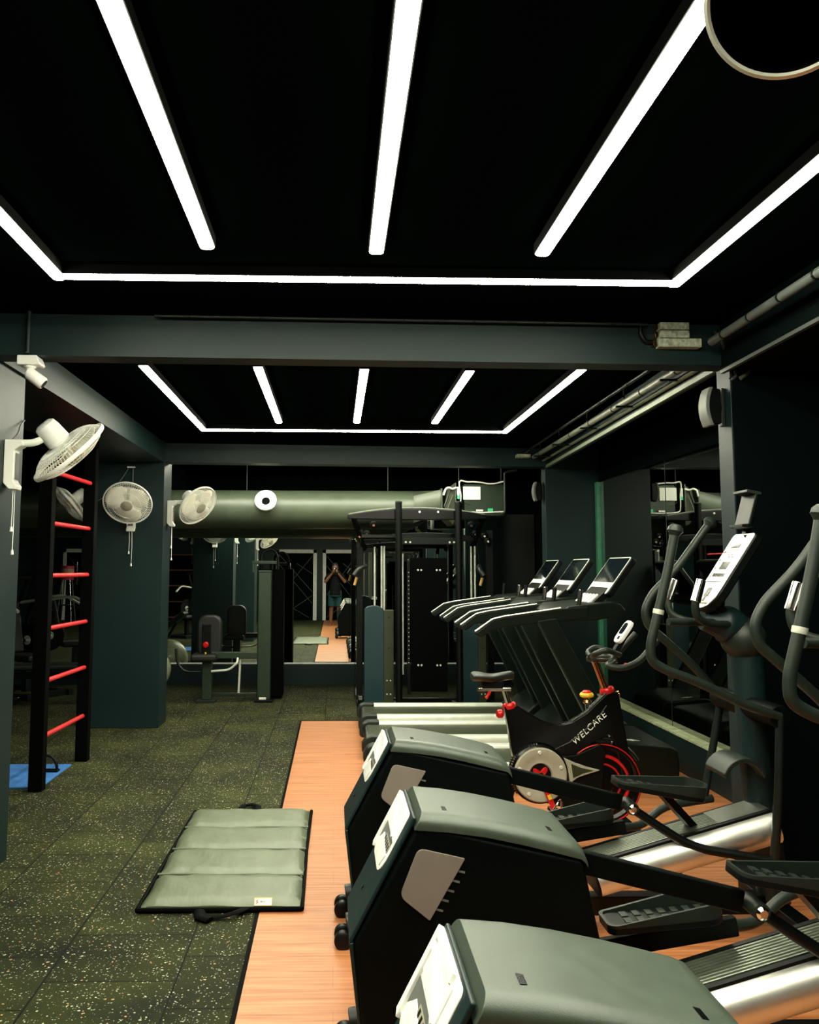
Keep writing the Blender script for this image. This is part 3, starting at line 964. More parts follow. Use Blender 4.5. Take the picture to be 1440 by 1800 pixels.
    r.build('edge_strip', M['black'], ramp)
    r = MB(); r.M = Rm
    r.prism([(a * 1.01, b * 1.02) for a, b in sec], -0.008, 0.002, 'x')
    r.build('end_cap', M['shroud'], ramp)
    # pedals
    for (ya, lift) in ((3.85, 0.0), (4.13, 1.0)):
        if not lift:
            arm = MB().bar((0.58, ya, 0.71), (1.225, ya, 0.553), 0.034, 0.066).build('pedal_arm', M['shroud'], t, 0.006)
            MB().tube([(1.256, ya - 0.065, 0.542), (1.256, ya + 0.03, 0.545)], 0.026, 18).build('pivot_sleeve', M['grip'], arm)
            MB().lathe([(0, -0.012), (0.012, -0.012), (0.020, -0.004), (0.020, 0.0), (0, 0.0)], (1.256, ya - 0.066, 0.542), (0, 1, 0), 16).build('pivot_bolt', M['chrome'], arm)
            MB().tube(rounded([(1.256, ya - 0.01, 0.54), (1.36, ya - 0.03, 0.47), (1.50, ya - 0.06, 0.385), (1.82, ya - 0.12, 0.345)], 0.12, 6), 0.019, 12).build('link_rod', M['black'], t)
            org, tilt = V(1.39, ya - 0.01, 0.618), radians(10)
            MB().bar((1.40, ya + 0.03, 0.60), (1.56, ya + 0.06, 0.43), 0.05, 0.03).build('pedal_bracket', M['black'], t)
        else:
            arm = MB().bar((0.60, ya, 0.26), (1.33, ya, 0.375), 0.034, 0.062).build('pedal_arm', M['shroud'], t, 0.006)
            MB().tube(rounded([(1.30, ya, 0.37), (1.42, ya + 0.05, 0.36), (1.54, ya + 0.09, 0.44), (1.80, ya + 0.15, 0.46)], 0.1, 5), 0.019, 12).build('link_rod', M['grip'], t)
            org, tilt = V(1.075, ya - 0.02, 0.418), radians(-5)
        Pm = Matrix.Translation(org) @ Matrix.Rotation(tilt, 4, 'Y')
        g = MB(); g.M = Pm
        g.prism(pill(-0.195, 0.195, -0.072, 0.072, 6, 0.22, 0.48), -0.024, 0.0, 'z')
        ped = g.build('pedal', M['black'], t, 0.004)
        g = MB(); g.M = Pm
        o1 = pill(-0.195, 0.195, -0.072, 0.072, 6, 0.22, 0.48)
        o2 = pill(-0.184, 0.184, -0.062, 0.062, 6, 0.22, 0.48)
        m_ = len(o1)
        hh = [0.006 + 0.045 * max(0.0, min(1.0, (x_ + 0.10) / 0.16)) * (1.0 if y_ > -0.03 else 0.75) for x_, y_ in o1]
        rows = []
        for (oo, zf) in ((o1, 0), (o1, 1), (o2, 1), (o2, 0)):
            rows.append([g.v((x_, y_, hh[i] if zf else -0.004)) for i, (x_, y_) in enumerate(oo)])
        for a_ in range(4):
            R0, R1 = rows[a_], rows[(a_ + 1) % 4]
            for i in range(m_):
                g.f([R0[i], R0[(i + 1) % m_], R1[(i + 1) % m_], R1[i]])
        g.build('pedal_rim', M['grip'], ped)
        g = MB(); g.M = Pm
        for k in range(7):
            x_ = -0.13 + k * 0.042
            g.box(x_, x_ + 0.022, -0.045, -0.006, 0.0, 0.004); g.box(x_, x_ + 0.022, 0.006, 0.045, 0.0, 0.004)
        g.build('pedal_tread', M['grip'], ped)
    # mast, pivot hub, covers
    MB().tube(rounded([(1.66, yc, 1.318), (1.78, yc, 1.30), (1.855, yc, 1.24), (1.862, yc, 1.10), (1.885, yc, 0.62), (1.94, yc, 0.09)], 0.10, 6), [0.045, 0.07, 0.082, 0.085, 0.085, 0.082, 0.08, 0.078, 0.076, 0.074, 0.072, 0.070, 0.07, 0.07, 0.07, 0.07, 0.07, 0.07, 0.07, 0.07, 0.068, 0.068, 0.068, 0.068, 0.068, 0.068, 0.068, 0.068, 0.068, 0.068][:2 + 4 * 7], 20).build('mast', M['shroud_teal'], t, subsurf=0)
    MB().ball((1.845, yc, 1.235), 0.098, (1, 1.1, 1.0), 24, 16).build('mast_cowl', M['grip'], t)
    MB().tube([(1.855, yc - 0.30, 0.935), (1.855, yc + 0.30, 0.935)], 0.048, 20).build('pivot_hub', M['shroud'], t, 0.006)
    cv = MB()
    prof = []
    for k in range(9):
        an = radians(150 - k * 15)
        prof.append((1.77 + 0.11 * cos(an), 0.60 + 0.135 * sin(an)))
    inner = [(x_ * 1.0 - 0.012 * (x_ - 1.77) / 0.11, z_ - 0.02) for x_, z_ in prof[::-1]]
    cv.prism(prof + inner, yc - 0.14, yc + 0.06)
    cv.build('ramp_cover', M['grip'], t, 0.006)
    # moving handles
    for sgn, pts, low in ((-1, [(1.431, 3.68, 1.705), (1.395, 3.68, 1.54), (1.35, 3.68, 1.37), (1.312, 3.68, 1.235), (1.312, 3.68, 1.165), (1.37, 3.68, 1.13), (1.52, 3.685, 1.075), (1.70, 3.69, 0.985), (1.855, 3.70, 0.935)], [(1.855, 3.70, 0.935), (1.84, 3.71, 0.62), (1.82, 3.73, 0.345)]),
                          (1, [(1.835, 4.28, 1.770), (1.666, 4.28, 1.547), (1.54, 4.28, 1.425), (1.500, 4.28, 1.345), (1.515, 4.28, 1.275), (1.573, 4.28, 1.226), (1.74, 4.28, 1.075), (1.855, 4.28, 0.935)], [(1.855, 4.28, 0.935), (1.852, 4.28, 0.88), (1.764, 4.28, 0.47)])):
        h = MB().tube(rounded(pts, 0.06, 4), 0.0195, 14).build('moving_handle', M['grip'], t)
        e_ = V(*pts[0]); dd = (V(*pts[0]) - V(*pts[1])).normalized()
        MB().lathe([(0.0, 0.03), (0.018, 0.028), (0.030, 0.016), (0.033, 0.0), (0.024, -0.012), (0.020, -0.02), (0, -0.02)], e_, dd, 20).build('end_knob', M['grip'], h)
        if sgn < 0:
            MB().lathe([(0.0215, -0.012), (0.0225, -0.008), (0.0225, 0.008), (0.0215, 0.008)], (1.350, 3.68, 1.37), dd, 20).build('chrome_ring', M['rail_silver'], h)
        MB().tube(low, 0.018, 12).build('lower_lever', M['tube'], t)
    # fixed handlebars with pulse grips
    for sg in (-1, 1):
        pts = [(1.60, yc + sg * 0.155, 1.50), (1.565, yc + sg * 0.160, 1.395), (1.575, yc + sg * 0.15, 1.335), (1.64, yc + sg * 0.12, 1.305), (1.79, yc + sg * 0.05, 1.300)]
        hb = MB().tube(rounded(pts, 0.07, 6), 0.0165, 12).build('fixed_handlebar', M['grip'], t)
        MB().tube([pts[0], V(*pts[0]).lerp(V(*pts[1]), 0.92)], 0.022, 16).build('pulse_grip', M['chrome'], hb, 0.003)
    MB().cyl((1.47, yc - 0.10, 1.315), (1.80, yc - 0.02, 1.305), 0.017).build('cross_handlebar', M['grip'], t)
    # console
    B0, B1 = V(1.640, 0, 1.375), V(1.865, 0, 1.712)
    d = (B1 - B0).normalized(); n = V(-d.z, 0, d.x); Lc = (B1 - B0).length
    Cm = Matrix(((d.x, 0, n.x, B0.x), (0, 1, 0, yc - 0.02), (d.z, 0, n.z, B0.z), (0, 0, 0, 1)))
    c = MB(); c.M = Cm
    c.prism(pill(-0.005, Lc, -0.112, 0.112, 8, 0.46, 0.10), -0.045, -0.004, 'z')
    con = c.build('console_body', M['black'], t, 0.008, 3)
    c = MB(); c.M = Cm
    c.prism(pill(0.0, Lc - 0.004, -0.105, 0.105, 8, 0.46, 0.10), -0.006, 0.0, 'z')
    c.build('console_face', M['white_bright'], con, 0.003)
    c = MB(); c.M = Cm
    c.box(Lc - 0.095, Lc - 0.012, -0.055, 0.045, -0.001, 0.005)
    fr_ = c.build('display_frame', M['white'], con)
    c = MB(); c.M = Cm
    c.box(Lc - 0.089, Lc - 0.018, -0.049, 0.039, 0.004, 0.0062); c.build('display', M['screen'], fr_)
    c = MB(); c.M = Cm
    c.box(0.205, 0.245, -0.035, 0.035, -0.001, 0.0022); c.box(0.165, 0.182, -0.055, 0.010, -0.001, 0.0022)
    c.box(0.165, 0.182, 0.018, 0.034, -0.001, 0.0022); c.box(0.165, 0.182, 0.042, 0.058, -0.001, 0.0022)
    c.box(0.136, 0.139, -0.10, 0.10, -0.001, 0.0015); c.box(Lc - 0.108, Lc - 0.105, -0.098, 0.098, -0.001, 0.0015)
    for k in range(4):
        c.box(0.268 + 0.012 * (k % 2), 0.276 + 0.012 * (k % 2), -0.03 + k * 0.017, -0.02 + k * 0.017, -0.001, 0.0015)
    for k in range(4):
        c.box(0.16 + 0.045 * k, 0.17 + 0.045 * k, 0.078, 0.083, -0.001, 0.0015)
    c.prism(pill(0.022, 0.105, -0.020, 0.020, 4, 0.45, 0.1), -0.001, 0.0025, 'z')
    c.build('button_panel', M['black_gloss'], con)
    c = MB(); c.M = Cm
    c.box(0.02, 0.055, -0.062, 0.062, -0.001, 0.012); c.build('cup_lip', M['white_bright'], con, 0.005)
    c = MB(); c.M = Cm
    c.box(0.028, 0.06, -0.042, -0.025, 0.0, 0.016); c.box(0.028, 0.06, 0.025, 0.042, 0.0, 0.016)
    c.build('cup_slot', M['grey'], con)
    MB().bar((1.70, yc, 1.40), (1.80, yc, 1.28), 0.10, 0.05, up=(1, 0, 1)).build('console_neck', M['black'], t, 0.01)
    # tablet holder
    th = MB()
    th.bar((1.875, yc, 1.70), (1.905, yc, 1.78), 0.04, 0.02, up=(1, 0, 0))
    hold = th.build('tablet_holder', M['black'], t)
    A0, A1 = V(1.855, yc - 0.02, 1.745), V(1.895, yc - 0.02, 1.885)
    MB().bar(A0, A1, 0.14, 0.014, up=(-1, 0, 0.3)).build('holder_plate', M['green_metal'], hold, 0.004)
    MB().bar((1.822, yc - 0.02, 1.742), (1.875, yc - 0.02, 1.735), 0.13, 0.014).build('lower_clip', M['black'], hold, 0.003)
    MB().bar((1.848, yc - 0.02, 1.898), (1.915, yc - 0.02, 1.885), 0.14, 0.014).build('upper_clip', M['grip'], hold, 0.003)
    return t


el = make_elliptical()
c_ = copy_tree(el); c_.location.y -= 1.125
c_['label'] = 'middle elliptical trainer of the row, its taupe side panel fully in view'
c_ = copy_tree(el); c_.location.y -= 2.25
c_['label'] = 'nearest elliptical trainer, only its shroud and white vent at the bottom edge'
for ch in c_.children:                       # its near pedal stands higher in its stroke
    if ch.name.split('.')[0] in ('pedal_arm', 'pedal', 'pedal_bracket', 'link_rod') and sum(v[1] for v in ch.bound_box) / 8 < -0.05:
        th_ = radians(-12)
        px_, pz_ = -0.32, 0.706
        ch.rotation_euler = (0, th_, 0)
        ch.location = (px_ - (px_ * cos(th_) + pz_ * sin(th_)), 0, pz_ - (-px_ * sin(th_) + pz_ * cos(th_)) - 0.004)

# ------------------------------------------------------------------ exercise bike
def make_bike():
    yc = 5.10
    t = thing('exercise_bike', 'black spinning bike with red flywheel stripes between treadmills and ellipticals', 'exercise bike', (1.25, yc, 0.004))
    fr = MB()
    fr.prism([(0.962, 0.772), (1.030, 0.777), (1.10, 0.735), (1.18, 0.690), (1.27, 0.668), (1.34, 0.682), (1.43, 0.735), (1.50, 0.80), (1.548, 0.845), (1.618, 0.850), (1.640, 0.70), (1.675, 0.48), (1.70, 0.30), (1.64, 0.29), (1.595, 0.54), (1.56, 0.615), (1.48, 0.575), (1.38, 0.51), (1.30, 0.465), (1.24, 0.42), (1.10, 0.40), (1.02, 0.44), (1.00, 0.53), (0.985, 0.64)], yc - 0.032, yc + 0.032)
    fr.build('frame', M['black_gloss'], t, 0.010, 3)
    hi = MB()
    hi.tube([(1.15, yc - 0.033, 0.525), (1.25, yc - 0.034, 0.535), (1.33, yc - 0.034, 0.572), (1.42, yc - 0.034, 0.640), (1.50, yc - 0.034, 0.715), (1.545, yc - 0.034, 0.775)], 0.003, 6)
    hi.tube([(1.345, yc - 0.036, 0.690), (1.43, yc - 0.036, 0.742), (1.50, yc - 0.036, 0.806), (1.545, yc - 0.036, 0.848)], 0.0045, 6)
    hi.build('frame_highlight_trim', M['grip'], t)
    ang = atan2(0.150, 0.172)
    TM2 = Matrix.Translation((1.442, yc - 0.0335, 0.648)) @ Matrix.Rotation(pi / 2, 4, 'X') @ Matrix.Rotation(ang, 4, 'Z')
    text_mesh('lettering', 'WELCARE', 0.050, TM2, M['label'], t, 0.0008, 0.15, 1.02)
    # base
    ba = MB()
    ba.prism([(1.00, 0.45), (1.06, 0.45), (0.95, 0.07), (0.86, 0.07)], yc - 0.03, yc + 0.03)
    ba.box(0.90, 1.72, yc - 0.03, yc + 0.03, 0.06, 0.11)
    ba.box(0.86, 0.93, yc - 0.26, yc + 0.26, 0.03, 0.09)
    ba.box(1.66, 1.73, yc - 0.26, yc + 0.26, 0.03, 0.09)
    for x_ in (0.895, 1.695):
        for s_ in (-0.22, 0.22):
            ba.cyl((x_, yc + s_, 0.0), (x_, yc + s_, 0.04), 0.025)
    ba.build('base_frame', M['black_gloss'], t, 0.006)
    # seat
    MB().cyl((1.005, yc, 0.75), (0.975, yc, 0.855), 0.020).build('seat_post', M['chrome'], t)
    MB().lathe([(0.036, 0), (0.040, 0.006), (0.040, 0.022), (0.034, 0.03), (0.0, 0.03)], (1.000, yc, 0.755), (-0.25, 0, 1), 20).build('seat_collar', M['red_gloss'], t)
    sl = MB(); sl.box(0.815, 1.005, yc - 0.02, yc + 0.02, 0.853, 0.872); sl.build('seat_slider', M['chrome'], t, 0.003)
    MB().tube(rounded([(0.885, yc - 0.01, 0.852), (0.875, yc - 0.025, 0.835), (0.858, yc - 0.035, 0.818)], .01), 0.009, 10).build('slider_lever', M['red_gloss'], t)
    k = MB(); k.lathe([(0, 0), (0.016, 0), (0.024, 0.008), (0.024, 0.028), (0.018, 0.036), (0, 0.038)], (0.960, yc, 0.725), (-1, -0.2, 0), 18)
    k.build('seat_knob', M['red_gloss'], t)
    st = MB()
    prof = [(0.778, 0.075, 0.935), (0.80, 0.098, 0.945), (0.84, 0.102, 0.940), (0.88, 0.080, 0.930), (0.92, 0.048, 0.932), (0.97, 0.033, 0.944), (1.01, 0.026, 0.950), (1.028, 0.012, 0.944)]
    rows = []
    for x_, w_, z_ in prof:
        rows.append([st.v((x_, yc + w_ * cos(a_), z_ + (0.018 if sin(a_) > 0 else 0.034) * sin(a_))) for a_ in [2 * pi * q / 16 for q in range(16)]])
    for R0, R1 in zip(rows, rows[1:]):
        for q in range(16):
            st.f([R0[q], R0[(q + 1) % 16], R1[(q + 1) % 16], R1[q]])
    st.f(rows[0]); st.f(rows[-1][::-1])
    st.build('saddle', M['grip'], t, subsurf=1)
    MB().box(0.84, 0.96, yc - 0.03, yc + 0.03, 0.870, 0.915).build('saddle_clamp', M['black'], t, 0.006)
    # flywheel with red stripes
    fw = MB(); fc = (1.512, yc - 0.005, 0.345)
    fw.lathe([(0, -0.03), (0.06, -0.03), (0.075, -0.018), (0.185, -0.018), (0.200, -0.03), (0.222, -0.03), (0.225, 0.0), (0.222, 0.03), (0.2, 0.03), (0.06, 0.02), (0, 0.02)], fc, (0, 1, 0), 48)
    fl = fw.build('flywheel', M['black_gloss'], t)
    for R_, r_ in ((0.215, 0.0035), (0.150, 0.010), (0.105, 0.006)):
        q = MB(); q.ring((fc[0], fc[1] - (0.032 if R_ > .2 else 0.02), fc[2]), (0, 1, 0), R_, r_, 48, 8); q.build('red_stripe', M['red_gloss'], fl)
    arc = []
    for k in range(13):
        an = radians(30 + k * 10)
        arc.append((fc[0] + 0.245 * cos(an), yc, fc[2] + 0.245 * sin(an)))
    MB().tube(arc, 0.016, 10, flat=(1.6, 0.5)).build('brake_guard', M['grip'], fl)
    MB().prism([(1.16, 0.52), (1.30, 0.50), (1.36, 0.505), (1.50, 0.565), (1.53, 0.52), (1.510, 0.43), (1.505, 0.34), (1.50, 0.11), (1.40, 0.13), (1.28, 0.22), (1.16, 0.25)], yc - 0.055, yc - 0.036).build('belt_guard', M['black'], t, 0.004)
    # crank disc: knurled black rim, beige cover, red spider
    cc = V(1.148, yc - 0.05, 0.405)
    MB().lathe([(0, -0.03), (0.150, -0.03), (0.162, -0.02), (0.165, 0.02), (0.15, 0.035), (0, 0.035)], cc, (0, 1, 0), 40).build('drive_cover', M['black_gloss'], t, 0.003)
    rb = MB()
    for k in range(26):
        an = radians(95 + k * 5)
        rb.bar(cc + V(0.163 * cos(an), -0.02, 0.163 * sin(an)), cc + V(0.163 * cos(an), 0.03, 0.163 * sin(an)), 0.007, 0.012, up=(cos(an), 0, sin(an)))
    rb.build('rim_knurl', M['chrome'], t)
    dsk = MB().lathe([(0.062, -0.036), (0.066, -0.046), (0.092, -0.044), (0.102, -0.050), (0.142, -0.050), (0.148, -0.044), (0.148, -0.030), (0.0, -0.030), (0.0, -0.036), (0.062, -0.036)], cc, (0, 1, 0), 48, cap=False).build('crank_disc', M['beige'], t)
    for k in range(5):
        an = radians(92 + k * 72)
        MB().lathe([(0.0, -0.056), (0.008, -0.056), (0.0125, -0.050), (0.0125, -0.046), (0, -0.046)], cc + V(0.122 * cos(an), 0, 0.122 * sin(an)), (0, 1, 0), 16).build('disc_bolt', M['rail_silver'], dsk)
    MB().lathe([(0, -0.038), (0.060, -0.038), (0.060, -0.034), (0, -0.034)], cc, (0, 1, 0), 32).build('hub_recess', M['black_gloss'], dsk)
    spd = MB()
    pts = []
    for k in range(40):
        an = 2 * pi * k / 40
        r_ = 0.038 + 0.016 * cos(4 * (an - 0.9))
        pts.append((cc.x + r_ * cos(an), cc.z + r_ * sin(an)))
    spd.prism(pts, cc.y - 0.056, cc.y - 0.040)
    spi = spd.build('crank_spider', M['red_gloss'], t, 0.003)
    MB().lathe([(0, -0.062), (0.014, -0.062), (0.016, -0.056), (0, -0.056)], cc, (0, 1, 0), 18).build('crank_cap', M['black'], spi)
    ca = MB(); ca.bar(cc + V(0.005, -0.062, -0.02), cc + V(0.060, -0.072, -0.165), 0.030, 0.016, up=(0, 1, 0))
    arm = ca.build('crank_arm', M['red_gloss'], t, 0.004)
    ca = MB(); ca.bar(cc + V(0.036, -0.079, -0.098), cc + V(0.045, -0.080, -0.122), 0.020, 0.004, up=(0, 1, 0)); ca.build('crank_sticker', M['yellow'], arm)
    pd = MB()
    pc = cc + V(0.066, -0.10, -0.175)
    pd.bar(pc + V(-0.04, -0.02, 0.01), pc + V(0.045, -0.02, -0.012), 0.085, 0.022)
    pe = pd.build('foot_pedal', M['chrome'], t, 0.004)
    MB().tube(rounded([pc + V(-0.03, -0.06, 0.01), pc + V(0.0, -0.065, 0.06), pc + V(0.03, -0.02, 0.065), pc + V(0.035, 0.02, 0.0)], .02), 0.006, 8).build('toe_cage', M['chrome'], pe)
    MB().tube(rounded([pc + V(-0.035, -0.03, 0.0), pc + V(-0.03, -0.04, -0.045), pc + V(0.02, -0.03, -0.05), pc + V(0.04, -0.02, 0.0)], .02), 0.006, 8).build('pedal_strap', M['grip'], pe)
    fa = MB()
    fa.prism([(1.285, 0.495), (1.34, 0.470), (1.41, 0.445), (1.490, 0.425), (1.42, 0.405), (1.36, 0.385), (1.318, 0.355), (1.310, 0.40), (1.302, 0.45)], yc - 0.075, yc - 0.03)
    fai = fa.build('chain_fairing', M['beige'], t, 0.004)
    fa = MB(); fa.prism([(1.325, 0.462), (1.38, 0.440), (1.45, 0.425), (1.385, 0.408), (1.335, 0.385)], yc - 0.077, yc - 0.07); fa.build('fairing_inlay', M['olive'], fai)
    # handlebar
    MB().cyl((1.560, yc, 0.84), (1.495, yc, 1.02), 0.021).build('stem', M['brown_metal'], t)  # brown reflection on the stem put into its metal colour
    MB().lathe([(0.038, 0), (0.042, 0.006), (0.042, 0.022), (0.036, 0.03), (0, 0.03)], (1.564, yc, 0.842), (-0.3, 0, 1), 20).build('stem_collar', M['red_gloss'], t)
    MB().lathe([(0, 0), (0.014, 0), (0.02, 0.01), (0.02, 0.03), (0, 0.034)], (1.60, yc, 0.83), (1, -0.3, 0.2), 16).build('stem_knob', M['brown_metal'], t)
    hs = MB(); hs.box(1.475, 1.62, yc - 0.02, yc + 0.02, 1.012, 1.036); hs.build('bar_slider', M['chrome'], t, 0.003)
    for sg in (-1, 1):
        pts = [(1.60, yc + 0.0 * sg, 1.045), (1.56, yc + sg * 0.13, 1.030), (1.495, yc + sg * 0.19, 1.015), (1.58, yc + sg * 0.21, 1.000), (1.68, yc + sg * 0.20, 1.035), (1.80, yc + sg * 0.19, 1.165)]
        MB().tube(rounded(pts, 0.06, 5), 0.0175, 12).build('handlebar', M['grip'], t)
        pts = [(1.475, yc + sg * 0.02, 1.045), (1.47, yc + sg * 0.07, 1.065), (1.53, yc + sg * 0.10, 1.095), (1.62, yc + sg * 0.06, 1.06)]
        MB().tube(rounded(pts, 0.04, 5), 0.0165, 12).build('aero_bar', M['grip'], t)
    MB().cyl((1.655, yc - 0.03, 1.005), (1.70, yc - 0.06, 1.0), 0.010).build('bar_lever', M['red_gloss'], t)
    MB().bar((1.60, yc, 1.05), (1.675, yc, 1.18), 0.05, 0.03, up=(-1, 0, 1)).build('monitor_mount', M['black'], t, 0.004)
    mo = MB(); Mm = Matrix.Translation((1.665, yc, 1.185)) @ Matrix.Rotation(radians(-55), 4, 'Y')
    mo.M = Mm; mo.prism(pill(-0.075, 0.075, -0.055, 0.055, 5, 0.35, 0.35), -0.012, 0.012, 'z'); mon = mo.build('monitor', M['white_bright'], t, 0.006)
    mo = MB(); mo.M = Mm; mo.prism(pill(-0.02, 0.055, -0.035, 0.035, 4, .3, .3), 0.011, 0.0135, 'z'); mo.box(-0.055, -0.035, -0.03, 0.0, 0.011, 0.0135); mo.build('monitor_screen', M['screen'], mon)
    # resistance knob
    MB().cyl((1.445, yc, 0.755), (1.442, yc, 0.815), 0.012).build('tension_shaft', M['chrome'], t)
    tk = MB().lathe([(0, 0), (0.022, 0), (0.038, 0.010), (0.040, 0.020), (0.034, 0.030), (0.0, 0.032)], (1.442, yc, 0.812), (0, 0, 1), 24).build('tension_knob', M['yellow'], t)
    MB().lathe([(0, 0.028), (0.024, 0.028), (0.026, 0.036), (0.016, 0.044), (0, 0.045)], (1.442, yc, 0.812), (0, 0, 1), 20).build('knob_cap', M['red_gloss'], tk)
    MB().lathe([(0, 0), (0.02, 0), (0.026, 0.008), (0.022, 0.02), (0, 0.022)], (1.438, yc - 0.02, 0.785), (0, 0, 1), 16).build('tension_washer', M['brown_metal'], t)
    return t


make_bike()


# ------------------------------------------------------------------ treadmills
def make_treadmill():
    ya, yb = 6.31, 7.01
    yc = (ya + yb) / 2
    t = thing('treadmill', 'nearest treadmill of the row, directly behind the exercise bike', 'treadmill', (1.2, yc, 0.004), 'treadmills in a row')
    for y_ in (ya, yb):
        s = 1 if y_ == ya else -1
        r = MB()
        r.prism([(y_ - 0.055 * 1, 0.135), (y_ - 0.055, 0.175), (y_ - 0.045, 0.190), (y_ + 0.045, 0.190), (y_ + 0.055, 0.175), (y_ + 0.055, 0.135)], 0.36, 1.72, 'x')
        r.build('side_rail', M['rail_silver'], t, 0.004)
        r = MB(); r.box(0.30, 1.95, y_ - 0.045, y_ + 0.045, 0.055, 0.135); r.build('deck_frame', M['black'], t, 0.006)
        r = MB(); r.prism([(0.225, 0.07), (0.225, 0.13), (0.255, 0.178), (0.30, 0.196), (0.40, 0.198), (0.40, 0.06), (0.25, 0.05)], y_ - 0.062, y_ + 0.062)
        r.build('rear_cap', M['grip'], t, 0.014, 3)
    MB().box(0.29, 1.75, ya + 0.056, yb - 0.056, 0.150, 0.166).build('running_belt', M['olive'], t, 0.003)
    MB().tube([(0.29, ya + 0.05, 0.125), (0.29, yb - 0.05, 0.125)], 0.040, 18).build('rear_roller', M['black'], t)
    fo = MB()
    for x_ in (0.42, 1.85):
        for y_ in (ya, yb):
            fo.cyl((x_, y_, 0.0), (x_, y_, 0.06), 0.03)
    fo.build('foot', M['black_matt'], t)
    h = MB()
    h.prism([(1.70, 0.07), (1.70, 0.20), (1.80, 0.225), (1.93, 0.335), (2.00, 0.345), (2.36, 0.315), (2.405, 0.29), (2.415, 0.20), (2.41, 0.07)], ya - 0.06, yb + 0.06)
    hood = h.build('motor_hood', M['green_metal'], t, 0.02, 3)
    g = MB(); g.M = Matrix.Translation((2.12, ya + 0.06, 0.3365)) @ Matrix.Rotation(radians(4.8), 4, 'Y')
    g.prism([(-0.055, 0.0), (0.0, 0.03), (0.055, 0.0), (0.0, -0.03)], -0.001, 0.002, 'z'); g.build('hood_badge', M['rail_silver'], hood)
    for y_ in (ya - 0.02, yb + 0.02):
        u = MB()
        u.prism([(1.43, 1.18), (1.56, 1.20), (1.98, 0.42), (2.09, 0.22), (1.92, 0.20), (1.745, 0.56)], y_ - 0.03, y_ + 0.03)
        up = u.build('upright', M['green_metal'], t, 0.006)
        u = MB(); u.bar((1.436, y_ - 0.03, 1.17), (1.745, y_ - 0.03, 0.57), 0.006, 0.010, up=(1, 0, .5)); u.build('edge_trim', M['grip'], up)
        u = MB()
        u.prism([(0.985, 1.105), (1.005, 1.105), (1.115, 1.190), (1.20, 1.210), (1.60, 1.268), (1.80, 1.285), (1.80, 1.20), (1.55, 1.175), (1.20, 1.135), (1.10, 1.110), (1.03, 1.060), (0.99, 1.08)], y_ - 0.028, y_ + 0.028)
        hr = u.build('handrail', M['green_metal'], t, 0.010, 2)
        u = MB()
        u.tube([(0.990, y_ - 0.016, 1.108), (1.115, y_ - 0.016, 1.194), (1.20, y_ - 0.016, 1.214), (1.60, y_ - 0.016, 1.272)], 0.010, 8, flat=(1.5, 0.6)); u.build('rail_highlight', M['rail_silver'], hr)  # silver bead standing in for the highlight along the handrail top
        u = MB(); u.tube([(1.735, y_, 1.27), (1.752, y_, 1.40)], 0.017, 14); u.build('pulse_grip', M['chrome'] if y_ < yc else M['black'], t, 0.004)
    b_ = MB()
    b_.prism([(1.58, 1.235), (1.66, 1.285), (1.98, 1.315), (2.03, 1.30), (2.07, 1.255), (2.02, 1.215), (1.85, 1.185), (1.60, 1.18)], ya - 0.045, yb + 0.045)
    tr = b_.build('console_tray', M['green_metal'], t, 0.012, 3)
    b_ = MB()
    for q in range(5):
        yy = yc - 0.16 + q * 0.08
        b_.M = Matrix.Translation((1.90, yy, 1.325)) @ Matrix.Rotation(radians(-40), 4, 'Y')
        b_.box(-0.045, 0.05, -0.018, 0.018, -0.01, 0.012)
    b_.build('button_strip', M['white'], tr, 0.004)
    b_ = MB(); b_.M = Matrix.Identity(4)
    b_.bar((1.90, yc, 1.29), (2.02, yc, 1.40), 0.44, 0.05, up=(-1, 0, 1)); b_.build('console_neck', M['black'], t, 0.006)
    S0, S1 = V(1.965, 0, 1.365), V(2.165, 0, 1.640)
    d = (S1 - S0).normalized(); n = V(-d.z, 0, d.x); Ls = (S1 - S0).length
    Sm = Matrix(((d.x, 0, n.x, S0.x), (0, 1, 0, yc), (d.z, 0, n.z, S0.z), (0, 0, 0, 1)))
    k = MB(); k.M = Sm; k.prism(pill(0, Ls, -0.265, 0.265, 5, 0.05, 0.05), -0.05, -0.002, 'z'); con = k.build('console', M['black'], t, 0.012, 3)
    k = MB(); k.M = Sm; k.prism(pill(0.004, Ls - 0.004, -0.260, 0.260, 5, 0.05, 0.05), -0.003, 0.001, 'z'); k.build('bezel', M['rail_silver'], con, 0.001)
    k = MB(); k.M = Sm; k.prism(pill(0.105, Ls - 0.014, -0.248, 0.248, 4, 0.02, 0.02), 0.0, 0.0025, 'z'); k.build('screen', M['screen'], con)
    k = MB(); k.M = Sm; k.prism(pill(0.012, 0.100, -0.25, 0.25, 4, 0.05, 0.02), 0.0, 0.002, 'z'); k.build('keypad', M['white'], con)
    return t


tm = make_treadmill()
c_ = copy_tree(tm); c_.location.y += 1.06; c_['label'] = 'middle treadmill of the row, between two other consoles'
c_ = copy_tree(tm); c_.location.y += 2.10; c_['label'] = 'farthest treadmill of the row, in front of the multi gym'

# ------------------------------------------------------------------ back bay: strip behind the far beam, duct, air handler
for sy_, lab_ in ((9.50, 'first glowing strip across the back bay, just behind the far crossbeam'), (9.78, 'second glowing strip across the back bay, on the side nearer the duct')):
    strip_t = thing('led_strip_light', lab_, 'light', (0.1, sy_, CZ))
    MB().box(-1.55, 1.55, sy_ - 0.03, sy_ + 0.03, 2.760, CZ).build('housing', M['black_matt'], strip_t)
    MB().prism([(sy_ + a, z) for a, z in [(-0.027, 2.761), (-0.026, 2.754), (-0.016, 2.749), (0.016, 2.749), (0.026, 2.754), (0.027, 2.761)]], -1.545, 1.545, 'x').build('diffuser', M['led'], strip_t)

